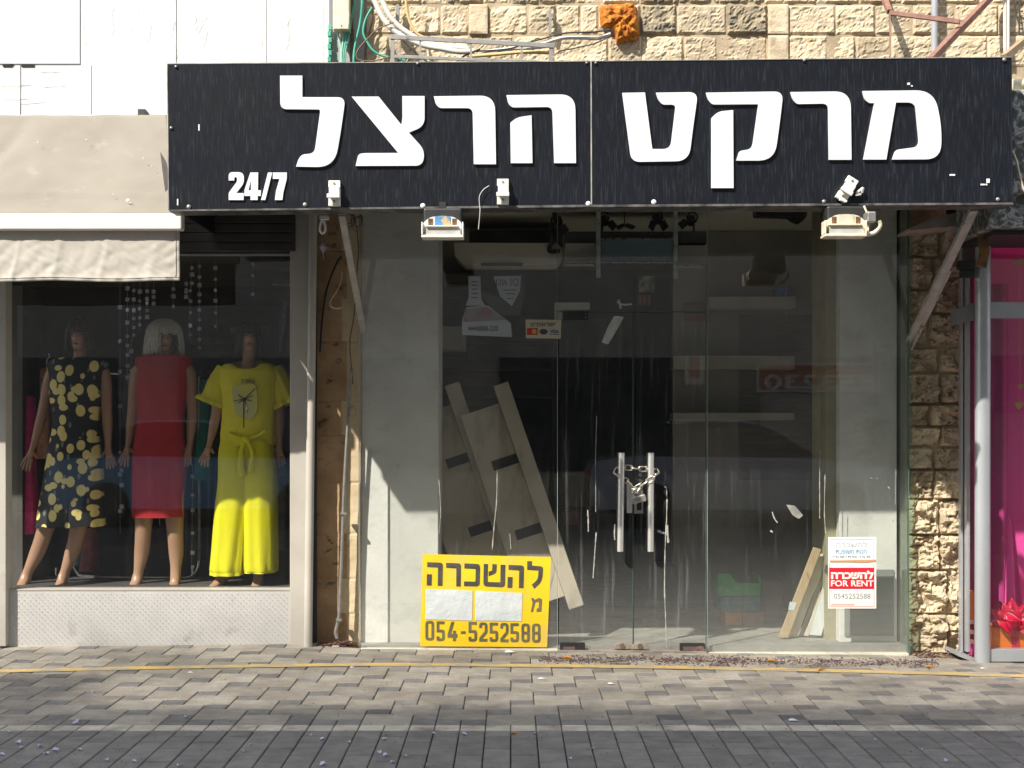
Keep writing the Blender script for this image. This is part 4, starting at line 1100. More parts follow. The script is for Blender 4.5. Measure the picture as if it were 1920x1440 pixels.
# papers stuck inside the glass
IY = .013
M_DIMPAPER = mat('dim_paper', (.46, .48, .52), (.38, .40, .44), sc=5, rough=.8)
M_PINKPAPER = mat('reddish_print', (.30, .17, .18), (.26, .27, .29), sc=9, lo=.42, hi=.56, rough=.8)
cs = thing('card_sticker', 'small cream sticker with credit card marks on the glass', 'sticker', P(1019, 635, NY))
m = MB(); m.pprism([fillet([(985.5, 599, 1), (1052.5, 600, 1), (1051.5, 635, 1), (986, 634, 1)])], NY, NY + .003); m.build('sheet', mat('cream_sticker', (.50, .45, .33), (.45, .41, .30), sc=6, rough=.5), cs)
text(cs, 'line', 'ישראכרט'[::-1], 995, 605, 1041, 612, NY - .0004, M_INK, bold=.02, depth=.001)
m = MB(); m.pbox(988, 615, 1008, 628, NY - .0012, NY - .0004); cr = m.build('card_mark', mat('mark_red', (.40, .05, .03), rough=.5), cs)
for x, c in ((994.5, (.55, .03, .02)), (1001.5, (.70, .33, .05))):
    q = P(x, 621.5, NY - .0013); m = MB(); m.tube([q, q - Vector((0, .0012 if x < 1000 else .0018, 0))], 4.6 * mpp(0), n=18); m.build('disc', mat('mark_disc', c, rough=.5), cr)
m = MB(); m.pprism([[(1011, 622), (1015, 617), (1023, 617), (1028, 622), (1023, 627), (1015, 627)]], NY - .0012, NY - .0004); m.build('card_mark', mat('mark_navy', (.06, .05, .08), rough=.5), cs)
m = MB(); m.pbox(1030, 616, 1049, 627.5, NY - .0012, NY - .0004); vb = m.build('card_mark', mat('mark_white', (.48, .46, .40), rough=.5), cs)
text(vb, 'letters', 'VISA', 1031.5, 618, 1048, 625, NY - .0012, mat('visa_navy', (.03, .05, .14), rough=.5), bold=.03, depth=.001)
m = MB(); m.pbox(1030, 626.5, 1049, 627.7, NY - .0018, NY - .0013); m.build('stripe', mat('mark_blue', (.03, .05, .2), rough=.5), vb)

pp = thing('paper', 'narrow white paper stuck behind the left glass near the top', 'paper', P(889, 570, IY))
m = MB(); m.pprism([(878, 518), (901, 518), (902, 560), (910, 573), (873, 573), (879, 558)], IY, IY + .002); m.build('sheet', M_DIMPAPER, pp)
m = MB()
for y in (527, 534, 541, 549, 557): m.pbox(884, y, 896, y + 2, IY - .001, IY - .0002)
m.build('print', mat('grey_print', (.12, .12, .13), rough=.8), pp)
pp = thing('paper', 'torn pointed white paper with handwriting behind the left glass', 'paper', P(955, 575, IY))
m = MB(); m.pprism([(925, 518), (977, 517), (975, 545), (960, 574), (938, 556)], IY, IY + .002); m.build('sheet', M_DIMPAPER, pp)
M_GREYP = mat('grey_handwriting', (.10, .10, .12), rough=.8)
text(pp, 'handwriting', 'DI אוג', 930, 522, 972, 536, IY - .0002, M_GREYP, bold=0, depth=.001, mirror=True)
m = MB()
for x0, x1, y in ((944, 968, 543), (948, 966, 550), (950, 962, 559)): m.pbox(x0, y, x1, y + 1.6, IY - .001, IY - .0002)
m.build('print', M_GREYP, pp)
pp = thing('paper', 'wide pinkish torn paper with a phone number behind the left glass', 'paper', P(915, 633, IY))
m = MB(); m.pprism([fillet([(866, 602), (874, 576, 4), (915, 572, 6), (936, 590, 4), (958, 606), (960, 632), (867, 628)])], IY, IY + .002); m.build('sheet', M_DIMPAPER, pp)
m = MB(); m.pprism([fillet([(872, 580, 3), (912, 575, 3), (948, 600, 3), (868, 604, 3)])], IY - .001, IY - .0002); m.build('red_print', M_PINKPAPER, pp)
text(pp, 'phone_number', '052-8888444', 878, 611, 934, 621, IY - .0002, mat('violet_ink', (.06, .05, .14), rough=.8), bold=.012, depth=.001, mirror=True)
m = MB(); m.pprism([(938, 556), (960, 574), (975, 545), (978, 517), (984, 517), (982, 560), (974, 592), (936, 590), (905, 560), (905, 545)], IY + .003, IY + .005)
top_mesh(m, 'paper', mat('dark_card', (.075, .075, .07), rough=.9), 'dark torn card between the white papers behind the left glass', 'paper')
pp = thing('wall_plate', 'two small framed plates on the wall behind the right glass', 'plate', P(1312, 605, PYW - .03))
m = MB(); m.pbox(1282, 570, 1346, 584, PYW - .02, PYW - .001); m.build('upper_plate', mat('olive_plate', (.20, .19, .15), rough=.7), pp)
m = MB(); m.pbox(1282, 588, 1330, 602, PYW - .02, PYW - .001); m.build('lower_plate', mat('pink_plate', (.32, .17, .16), (.24, .15, .14), sc=9, rough=.7), pp)

# ------------------------------------------------------------------ things standing inside the empty shop
M_UNIT = mat('taupe_sheet_metal', (.52, .46, .37), (.46, .405, .325), sc=2.5, rough=.45, dirt=(.26, .22, .165), dsc=7, dlo=.52, dhi=.76, dstretch=(1, 1, .3))
def shelf_unit(top, bot, label, Y, back_w, back_top, back_bot):
    """a leaning metal tray: flange on its right, flat back on its left with two dark slots"""
    A, B = P(*top, Y), P(*bot, Y + -.25)
    ax = (B - A).normalized(); L = (B - A).length
    rt = Vector((1, 0, 0)) - ax * ax.x; rt.normalize()
    nn = ax.cross(rt).normalized()
    if nn.y > 0: nn = -nn
    r = thing('shelf_panel', label, 'shelf panel', B, 'metal shelf panels leaning inside the empty shop')
    M = Matrix((( rt.x, nn.x, -ax.x, A.x), (rt.y, nn.y, -ax.y, A.y), (rt.z, nn.z, -ax.z, A.z), (0, 0, 0, 1)))
    m = MB(); m.box(0, .098, 0, .075, -L, 0, M); m.build('flange', M_UNIT, r, bevel=.003)
    m = MB(); m.box(-back_w, -.0005, 0, .012, -back_bot, -back_top, M); m.build('back_panel', M_UNIT, r, bevel=.002)
    m = MB(); m.box(.0985, .104, -.004, .02, -L, 0, M); m.build('edge_rail', M_UNIT, r)
    return r, M, L
r, M, L = shelf_unit((835, 728), (975, 1144), 'taupe metal shelf panel leaning beside the left pillar with its foot behind the notice', .75, .34, .12, 1.50)
for z in (-.50, -.985):
    m = MB(); m.box(-.155, -.001, .0122, .016, z - .033, z + .033, M); m.build('slot', M_BLACK, r)
r, M, L = shelf_unit((926, 728), (1067, 1144), 'taupe metal shelf panel leaning right of its twin with its foot in the open', .62, .27, .11, 1.46)
for z in (-.50, -.985):
    m = MB(); m.box(-.175, -.001, .0122, .016, z - .033, z + .033, M); m.build('slot', M_BLACK, r)
# planks leaning at the right
random.seed(21)
for i, (tx, ty, bx0, bx1, Y, wd, c, lb) in enumerate((
    (1532, 1026, 1460, 1478, .36, .018, (.50, .37, .21), 'brown leaning plank with a white label, front left of the planks'),
    (1545, 1038, 1478, 1494, .42, .017, (.76, .70, .50), 'pale yellow leaning plank right of the brown one'),
    (1552, 1052, 1498, 1506, .46, .012, (.58, .54, .38), 'thin cream batten leaning behind the yellow plank'),
    (1558, 1070, 1508, 1516, .42, .012, (.66, .62, .50), 'short cream batten leaning beside the white sheet'),
    (1556, 1092, 1518, 1540, .40, .008, (.74, .77, .78), 'white bowed sheet leaning at the right of the planks'))):
    m = MB(); w_ = (bx1 - bx0)
    m.pprism([(tx - w_ * .35, ty), (tx + w_ * .45, ty + 4), (bx1, 1196 - i), (bx0, 1195 - i)], Y - .05, Y - .05 + wd)
    o = top_mesh(m, 'plank', mat('plank_tone', c, tuple(q * .82 for q in c), sc=6, stretch=(6, 1, .6), rough=.7), lb, 'plank', group='planks leaning inside the empty shop', bevel=.002)
    if i == 0:
        m = MB(); m.pprism([(1481, 1128), (1494, 1130), (1489, 1145), (1478, 1143)], Y - .053, Y - .0505); m.build('paper_label', M_PAPER, o)
# crates on the floor further in
def crate(px0, py0, px1, py1, Y, c, label, name='crate', cut=True):
    m = MB()
    if cut: m.pprism([fillet([(px0, py0), (px0 + 22, py0, 3), (px0 + 34, py0 + (py1 - py0) * .4, 5), (px1 - 4, py0 + (py1 - py0) * .45, 3), (px1, py0 + 8), (px1 - 3, py1), (px0 + 3, py1)])], Y, Y + .02); m.pbox(px0 + 3, py1 - 3, px1 - 3, py1, Y + .021, Y + .3); m.pbox(px0, py0 + 4, px0 + 3, py1 - 3.2, Y + .021, Y + .3); m.pbox(px1 - 6, py0 + 4, px1 - 3, py1 - 3.2, Y + .021, Y + .3)
    else:
        m.pbox(px0, py0, px1, py1, Y, Y + .3)
    return top_mesh(m, name, mat(name + '_tone', c, tuple(q * .7 for q in c), sc=9, rough=.6), label, name, bevel=.003)
crate(1346, 1076, 1428, 1117, 1.0, (.05, .46, .12), 'bright green plastic crate with cut out front inside the shop')
crate(1350, 1118, 1426, 1147, 1.0, (.06, .24, .27), 'dark teal crate under the green one', cut=False)
b_ = crate(1360, 1150, 1391, 1176, .93, (.80, .30, .05), 'orange box on the shop floor', 'box', cut=False)
crate(1392, 1150, 1432, 1175, .95, (.42, .22, .10), 'brown box with white lid beside the orange box', 'box', cut=False)
crate(1429, 1088, 1468, 1176, 1.1, (.16, .10, .07), 'tall dark brown carton beside the crates', 'carton', cut=False)
for i, (x0, y0, x1, y1, Y, c, lb) in enumerate(((1055, 955, 1088, 985, 1.5, (.13, .03, .04), 'dark red bundle behind the leaning panels'), (1232, 1060, 1268, 1150, 1.6, (.05, .055, .06), 'dark low cabinet behind the right glass door'), (1062, 885, 1096, 950, 1.9, (.15, .15, .14), 'grey carton in the dark back of the shop'))):
    crate(x0, y0, x1, y1, Y, c, lb, ['bundle', 'cabinet', 'carton'][i], cut=False)
# left side rack in the dark
m = MB()
for y in (742, 690, 640): m.pbox(822, y, 1040, y + 4, 2.4, 2.7)
for x in (824, 1036): m.pbox(x, 600, x + 4, 1130, 2.4, 2.43)
rk = top_mesh(m, 'wall_rack', M_DARKMETAL, 'dark metal wall rack at the back left of the empty shop', 'rack')
m = MB(); m.pbox(845, 706, 938, 722, 2.36, 2.39); tb = m.build('name_board', mat('maroon_board', (.10, .045, .04), rough=.7), rk)
m = MB(); m.pbox(852, 760, 930, 812, 2.45, 2.6); m.build('back_sheet', mat('dark_brown_sheet', (.06, .045, .03), rough=.8), rk)
# ------------------------------------------------------------------ clothes shop (left): front
cl = thing('clothes_shop', 'clothes shop front with display window and patterned metal base', 'shop', P(270, 1212, 0))
M_TREAD = mat('tread_plate', (.60, .585, .56), (.53, .515, .495), sc=4, rough=.42, metal=.15, dirt=(.36, .33, .30), dsc=6, dlo=.58, dhi=.8)
SILL = P(0, 1107, 0).z
XP = P(543.5, 0, 0).x
m = MB(); m.box(-5.2, XP, 0, .03, -.04, SILL)
m.build('base_plate', M_TREAD, cl)
m = MB()                                                # raised lozenges of the plate
k = 0
pz = .036
row_ = 0
z = .03
while z < SILL - .012:
    x = -3.75 + (row_ % 2) * pz / 2
    while x < XP - .012:
        a = R(45) if (int(round(x / (pz / 2))) + row_) % 2 else R(-45)
        ca, sa = math.cos(a), math.sin(a)
        u, v_ = .0140, .0044
        c = Vector((x, -.0001, z))
        rt, up = Vector((ca, 0, sa)), Vector((-sa, 0, ca))
        m.add([c + rt * u, c + up * v_, c - rt * u, c - up * v_, c + rt * u * .55 + Vector((0, -.0042, 0)), c - rt * u * .55 + Vector((0, -.0042, 0))],
              [(0, 1, 4), (1, 5, 4), (1, 2, 5), (2, 3, 5), (3, 4, 5), (3, 0, 4)])
        x += pz
    z += pz / 2; row_ += 1
m.build('raised_pattern', M_TREAD, cl)
m = MB(); m.box(-5.2, XP, -.004, .12, SILL, SILL + .008); m.build('sill_edge', M_ALU, cl)
m = MB(); m.box(-5.2, XP, .012, .85, SILL - .06, SILL - .004); m.build('display_floor', mat('dark_platform', (.10, .095, .09), (.07, .066, .062), sc=5, rough=.6), cl)
M_GCL = glass('display_glass', tint=(.95, .955, .96), refl=1.75, dust=.006, streak=.02)
m = MB(); a, b = P(-330, 0, 0), P(543, 470, 0); m.box(a.x, b.x, .04, .048, SILL + .009, 2.47); m.build('window_pane', M_GCL, cl)
m = MB(); m.pbox(-330, 474, 553, 479, .02, .06); m.build('window_head', M_ALUGREY, cl)
m = MB(); m.pbox(543.5, 382, 581, 1212, -.01, .09); m.build('frame_post', M_ALU, cl, bevel=.004)
m = MB(); m.pprism([fillet([(553, 382), (581, 382), (594.5, 382), (588.5, 1210), (572, 1210), (543.6, 1210)])[2:5]], -.06, -.05) if False else None
a, b = P(587.5, 382, -.05), P(577.5, 1212, -.05)
m.tube([a, b], .026, n=18); m.build('round_post', M_ALU, cl, smooth='auto')
m = MB(); m.pbox(-9, 520, 11, 1212, -.06, .05); m.build('frame_post', M_ALU, cl, bevel=.004)
m = MB()                                                # roller shutter housing
for i in range(5):
    y = 384 + i * 17.6
    m.pprism([[(-330, y), (553, y), (553, y + 16.4), (-330, y + 16.4)]], -.03 + .0 * i, .01)
hz_ = m.build('shutter_slat', M_DARKMETAL, cl, bevel=.004)
m = MB(); a, b = P(-330, 476, .012), P(553, 380, .012); m.box(a.x, b.x, .0125, .4, a.z, b.z); m.build('shutter_box', M_DARKMETAL, cl)
m = MB(); m.box(-5.2, -1.32, .05, 3.6, -.05, 0.0); m.build('floor', M_FLOOR, cl)
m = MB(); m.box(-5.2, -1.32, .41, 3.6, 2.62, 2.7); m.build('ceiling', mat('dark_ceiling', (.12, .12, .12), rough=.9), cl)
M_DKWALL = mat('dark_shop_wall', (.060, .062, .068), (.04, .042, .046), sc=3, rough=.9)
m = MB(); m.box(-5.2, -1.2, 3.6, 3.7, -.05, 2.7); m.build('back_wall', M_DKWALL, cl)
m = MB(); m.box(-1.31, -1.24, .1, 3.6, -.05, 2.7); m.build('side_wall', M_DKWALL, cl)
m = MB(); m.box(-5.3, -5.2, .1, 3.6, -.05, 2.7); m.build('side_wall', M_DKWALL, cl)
m = MB(); m.pbox(14, 536, 42, 1100, .5, .9); m.build('inner_column', mat('olive_column', (.12, .115, .10), rough=.8), cl)

# awning
M_STITCH = mat('stitched_hem', (.44, .41, .355), (.38, .35, .30), sc=60, rough=.9)
M_AWN = mat('beige_canvas', (.275, .25, .21), (.245, .222, .185), sc=2.5, rough=.85, bump=.15, bsc=220, dirt=(.34, .315, .27), dsc=6, dlo=.6, dhi=.78, spec=.2)
aw = thing('awning', 'beige canvas awning with white front bar over the clothes shop', 'awning', P(200, 520, -.5))
def canvas(u, v):
    a, b = P(-420, 216, -.07), P(-420, 402, -.755)
    x0 = a.x; x1 = P(313, 216, -.07).x + (P(337, 402, -.755).x - P(313, 216, -.07).x) * v
    x = x0 + (x1 - x0) * u
    y = a.y + (b.y - a.y) * v; z = a.z + (b.z - a.z) * v
    sag = -.035 * math.sin(math.pi * v) + .010 * noise.noise(Vector((x * 1.6, v * 2.2, 0))) + .006 * noise.noise(Vector((x * 7, v * 5, 3)))
    d = abs(x + 2.98 + .28 * v); sag += -.014 * math.exp(-(d / .05) ** 2) * math.sin(math.pi * min(v * 1.15, 1))
    sag += .012 * math.exp(-((v - .80 - .02 * math.sin(x * 3)) / .035) ** 2)
    return Vector((x, y - sag * .6, z + sag * .7))
m = MB(); m.slab(150, 44, canvas, (0, .004, -.004)); m.build('canvas', M_AWN, aw, smooth=True)
def valance(u, v):
    x0, x1 = P(-420, 0, -.755).x, P(336.5, 0, -.755).x
    x = x0 + (x1 - x0) * u
    zt, zb = P(0, 429, -.755).z, P(0, 527.5, -.755).z
    d = (.35 + .65 * v)
    wv = .005 * noise.noise(Vector((x * 4.5, v * 1.2, 2))) + .006 * (1 - 2 * abs(noise.noise(Vector((x * 9 + v * 2.5, v * 2.5, 5))))) + .004 * (1 - 2 * abs(noise.noise(Vector((x * 17 - v * 6, v * 4, 8))))) + .002 * noise.noise(Vector((x * 45, v * 9, 8)))
    for cx, w_ in ((-2.33, .018), (-2.60, .02), (-2.05, .03), (-2.83, .012)):
        wv += -.006 * math.exp(-((x - cx - .02 * math.sin(v * 5)) / w_) ** 2)
    if v > .90: wv -= .003
    return Vector((x, -.755 + wv * d, zt + (zb - zt) * v + .004 * math.sin(x * 9)))
m = MB(); m.slab(220, 26, valance, (0, .003, 0)); m.build('valance', mat('valance_canvas', (.52, .485, .425), (.48, .445, .39), sc=3, rough=.85, bump=.15, bsc=260, spec=.2), aw, smooth=True)
m = MB()                                                 # stitched hem and side seam of the valance
m.slab(220, 2, lambda u, v: valance(u, .925 + .012 * v) + Vector((0, -.0022, 0)), (0, .0015, 0)); m.build('hem_seam', M_STITCH, aw, smooth=True)
m = MB(); m.slab(2, 24, lambda u, v: valance(.988 + .004 * u, v * .92) + Vector((0, -.0022, 0)), (0, .0015, 0)); m.build('side_seam', M_STITCH, aw, smooth=True)
m = MB(); m.pbox(-420, 400, 341, 431, -.80, -.725); m.build('front_bar', mat('white_bar', (.80, .78, .72), (.74, .72, .66), sc=4, rough=.4, dirt=(.55, .52, .45), dsc=7, dlo=.62, dhi=.8), aw, bevel=.012, seg=3)
m = MB(); m.bar(P(300, 250, -.12), P(322, 420, -.76), .03, .025); m.build('arm', M_DARKMETAL, aw)
random.seed(2)
m = MB()
for x, y in ((241, 381), (246, 385), (72, 272), (270, 302), (163, 267), (286, 317), (213, 370)):
    c = P(x, y, -.755 + (402 - y) / 186 * .685); c += Vector((0, -.012, .014)); m.ball(c, .005 if x != 241 else .012, .004, .004 if x != 241 else .010, 6, 4)
m.build('dropping', M_WHITEPLASTIC, aw)

# hook and crystal at the end of the sign
m = MB(); m.pbox(599, 404, 616, 411, -.86, -.82)
m.tube(smooth_path(PP([(606, 410), (601, 420), (600, 431), (604, 437), (609, 434), (610, 425), (607, 414)], -.84), 6), .0075, n=8)
top_mesh(m, 'rope_hook', M_WHITEPLASTIC, 'white rope hook hanging under the left end of the black sign', 'hook', smooth='auto')
m = MB(); c = P(606, 464, -.5); k = mpp(-.5)
m.add([c + Vector((0, 0, 14 * k)), c + Vector((7 * k, 0, 1 * k)), c + Vector((0, -7 * k, 1 * k)), c + Vector((-7 * k, 0, 1 * k)), c + Vector((0, 7 * k, 1 * k)), c + Vector((0, 0, -13 * k))],
      [(0, 1, 2), (0, 2, 3), (0, 3, 4), (0, 4, 1), (5, 2, 1), (5, 3, 2), (5, 4, 3), (5, 1, 4)])
m.tube(PP([(606, 452), (607, 440)], -.5), .002, n=5); m.tube(PP([(606, 476), (607, 483)], -.5), .003, n=5)
top_mesh(m, 'crystal_pendant', mat('grey_crystal', (.35, .35, .38), (.2, .2, .22), sc=20, rough=.15), 'grey pointed crystal pendant hanging below the white rope hook', 'pendant')
m = MB(); m.tube(smooth_path(PP([(641, 510), (640, 524), (632, 545), (621, 562), (619, 572), (627, 578), (640, 577)], .04), 6), [.003] * 26 + [.0055] * 11, n=7)
top_mesh(m, 'loose_cable', M_CREAMMETAL, 'cream cable end curling out from the stained pier', 'cable', smooth=True)
m = MB(); m.tube(smooth_path(PP([(640, 480), (628, 500), (612, 545), (604, 600), (600, 660)], .12), 6), .006, n=8)
top_mesh(m, 'hose', mat('petrol_hose', (.012, .035, .04), rough=.5), 'dark petrol green hose on the stained pier', 'hose', smooth=True)
m = MB(); m.tube(smooth_path(PP([(668, 420), (672, 470), (668, 520), (664, 590), (656, 640), (659, 690), (662, 720)], .05), 6), .0035, n=6)
top_mesh(m, 'thin_wire', M_BROWNCABLE, 'thin brown wire running down beside the brace on the stained pier', 'wire')
m = MB(); random.seed(14)
for k in range(7):
    c = P(random.uniform(652, 672), random.uniform(398, 424), -.3)
    m.tube(smooth_path([c + Vector((math.cos(t) * .035, random.uniform(-.02, .02), math.sin(t) * .05 + t * .004)) for t in [q * .8 for q in range(9)]], 4), .0028, n=5)
top_mesh(m, 'wire_coil', mat('grey_wire', (.17, .15, .13), (.10, .09, .08), sc=20, rough=.6), 'tangled grey wire coil behind the left end of the black sign', 'wire')
m = MB()
pts = smooth_path(PP([(660, 690), (656, 740), (650, 830), (645, 920), (642, 1000), (639, 1080), (636, 1150), (632, 1172), (629, 1186), (632, 1198)], .055), 6)
m.tube(pts, .0105, n=10)
pipe = top_mesh(m, 'conduit_pipe', M_GALV, 'thin bent grey conduit pipe running down the stained pier to the pavement', 'pipe', smooth=True)
m = MB()
for y, x in ((963, 643.5), (1163, 634.5)): m.pbox(x - 5, y - 2, x + 5, y + 2, .038, .095)
m.build('pipe_clip', M_GALV, pipe)

# ------------------------------------------------------------------ mannequins
M_SKIN = mat('mannequin_skin', (.47, .275, .165), (.43, .25, .15), sc=3, rough=.38, spec=.4)
M_SKIND = mat('tan_mannequin_skin', (.44, .26, .16), (.40, .235, .145), sc=3, rough=.38, spec=.4)
MY = .42
def body(root, name, joints, edges, skin, pelvis):
    """one continuous skinned surface grown over the joints"""
    names = list(joints)
    me = bpy.data.meshes.new(name)
    L = WLOC[root.name]
    me.from_pydata([tuple(joints[n][0] - L) for n in names], [(names.index(a), names.index(b)) for a, b in edges], [])
    o = bpy.data.objects.new(name, me); COL.objects.link(o)
    md = o.modifiers.new('skin', 'SKIN'); md.use_smooth_shade = True
    sv = me.skin_vertices[0].data
    for i, n in enumerate(names):
        r = joints[n][1]
        sv[i].radius = r if isinstance(r, tuple) else (r, r)
        sv[i].use_root = (n == pelvis)
    o.modifiers.new('sub', 'SUBSURF').levels = 2
    o.modifiers['sub'].render_levels = 2
    dg = bpy.context.evaluated_depsgraph_get()
    nm = bpy.data.meshes.new_from_object(o.evaluated_get(dg))
    bpy.data.objects.remove(o); bpy.data.meshes.remove(me)
    nm.materials.clear(); nm.materials.append(skin)
    nm.polygons.foreach_set('use_smooth', [True] * len(nm.polygons))
    b = bpy.data.objects.new(name, nm); COL.objects.link(b); b.parent = root; WLOC[b.name] = L
    return b
def hand(J, E, side, wrist, tip, pre, thumb):
    """palm, four fingers and a thumb from the wrist towards tip (pixels); thumb = side the thumb lies on"""
    w_, t_ = P(*wrist), P(*tip)
    d = (t_ - w_); Lh = d.length; d.normalize()
    s = Vector((d.z, 0, -d.x)); s = s if s.x * thumb > 0 else -s
    palm = w_ + d * Lh * .38
    J[pre + 'palm'] = (palm, (.030, .017)); E.append((pre + 'wrist', pre + 'palm'))
    for i, (off, ln, sp) in enumerate(((.021, .92, .16), (.007, 1.0, .05), (-.008, .95, -.05), (-.021, .78, -.16))):
        b = palm + d * .028 + s * off
        k = b + (d + s * sp).normalized() * (Lh * .36 * ln) + Vector((0, -.010, 0))
        e = k + (d + s * sp * 1.3 + Vector((0, .35, 0))).normalized() * (Lh * .27 * ln)
        J[f'{pre}f{i}a'] = (b, .0095); J[f'{pre}f{i}b'] = (k, .0082); J[f'{pre}f{i}c'] = (e, .0065)
        E += [(pre + 'palm', f'{pre}f{i}a'), (f'{pre}f{i}a', f'{pre}f{i}b'), (f'{pre}f{i}b', f'{pre}f{i}c')]
    b = palm - d * .018 + s * .026
    J[pre + 'ta'] = (b, .0105); J[pre + 'tb'] = (b + (d * .8 + s * .75).normalized() * Lh * .24 + Vector((0, -.012, 0)), .008)
    E += [(pre + 'palm', pre + 'ta'), (pre + 'ta', pre + 'tb')]
def person(root, Y, head, neck, chest, pelvis, sh, armL, armR, legL, legR, skin, turn=0.0, up=0.0, name='body'):
    """armX = (elbow, wrist, fingertip); legX = (knee, ankle, toe); all in photo pixels; the figure faces the street"""
    global P
    P0 = P
    def Pl(x, y, z=None, Y_=Y): return P0(x, y, Y_)
    J, E = {}, []
    V = lambda p, dy=0: P0(p[0], p[1], Y + (p[2] if len(p) > 2 else 0) + dy)
    J['pelvis'] = (V(pelvis), (.135, .085)); J['waist'] = ((V(pelvis) * .45 + V(chest) * .55), (.095, .062)); J['chest'] = (V(chest), (.125, .082))
    J['collar'] = (V(chest).lerp(V(neck), .62), (.105, .055)); J['neck'] = (V(neck), .046); J['upneck'] = (V(neck).lerp(V(head), .42) + Vector((0, .01, 0)), .046)
    hc = V(head)
    J['skull'] = (hc + Vector((0, .012, 0)), (.070, .082)); J['crown'] = (hc + Vector((-.01 * turn, .02 + .03 * up, .065)), (.060, .072))
    E += [('pelvis', 'waist'), ('waist', 'chest'), ('chest', 'collar'), ('collar', 'neck'), ('neck', 'upneck'), ('upneck', 'skull'), ('skull', 'crown')]
    fd = Vector((math.sin(turn), -math.cos(turn) * math.cos(up), math.sin(up))).normalized()
    ud = Vector((0, 0, 1)) + Vector((0, 1, 0)) * up * .8; ud.normalize()
    J['chin'] = (hc + fd * .062 - ud * .085, .026); E.append(('skull', 'chin'))
    J['nose'] = (hc + fd * .104 - ud * .022, (.010, .009)); E.append(('skull', 'nose'))
    for sgn, s_, arm, leg, pre, th in ((-1, sh[0], armL, legL, 'l', 1), (1, sh[1], armR, legR, 'r', -1)):
        J[pre + 'sh'] = (V(s_), .052); J[pre + 'el'] = (V(arm[0]), .036); J[pre + 'wrist'] = (V(arm[1]), (.026, .020)); J[pre + 'fo'] = (V(arm[0]).lerp(V(arm[1]), .3), .037)
        E += [('chest', pre + 'sh'), (pre + 'sh', pre + 'el'), (pre + 'el', pre + 'fo'), (pre + 'fo', pre + 'wrist')]
        def Ph(x, y): return P0(x, y, Y + (arm[1][2] if len(arm[1]) > 2 else 0))
        globals()['P'] = Ph
        hand(J, E, sgn, arm[1][:2], arm[2][:2], pre, th)
        globals()['P'] = P0
        hip = V(pelvis) + Vector((sgn * .085, 0, -.06))
        kn, an, to = V(leg[0]), V(leg[1]), V(leg[2])
        J[pre + 'hip'] = (hip, .088); J[pre + 'th'] = (hip.lerp(kn, .5), .075); J[pre + 'kn'] = (kn, .054); J[pre + 'ca'] = (kn.lerp(an, .35) + Vector((0, .018, 0)), .054); J[pre + 'sh2'] = (kn.lerp(an, .75), .036); J[pre + 'an'] = (an, .031)
        heel = an + Vector((0, .03, -.035)); J[pre + 'ball'] = (an.lerp(to, .72) + Vector((0, 0, -.012)), (.036, .020)); J[pre + 'toe'] = (to, (.026, .012))
        J[pre + 'heel'] = (heel, .026)
        E += [('pelvis', pre + 'hip'), (pre + 'hip', pre + 'th'), (pre + 'th', pre + 'kn'), (pre + 'kn', pre + 'ca'), (pre + 'ca', pre + 'sh2'), (pre + 'sh2', pre + 'an'), (pre + 'an', pre + 'ball'), (pre + 'ball', pre + 'toe'), (pre + 'an', pre + 'heel')]
    b = body(root, name, J, E, skin, 'pelvis')
    # painted eyes, brows and lips
    rt = fd.cross(ud).normalized()
    m = MB()
    for s_ in (-1, 1):
        m.ball(hc + fd * .076 + rt * s_ * .030 + ud * .004, .014, .006, .005, 8, 5); m.ball(hc + fd * .080 + rt * s_ * .032 + ud * .022, .017, .005, .003, 8, 5)
    m.build('eye', M_BLACK, b, smooth=True)
    m = MB(); m.ball(hc + fd * .082 - ud * .056, .021, .006, .007, 10, 6); m.build('lips', mat('lip_paint', (.30, .06, .05), rough=.4), b, smooth=True)
    return b, hc, fd, ud, rt
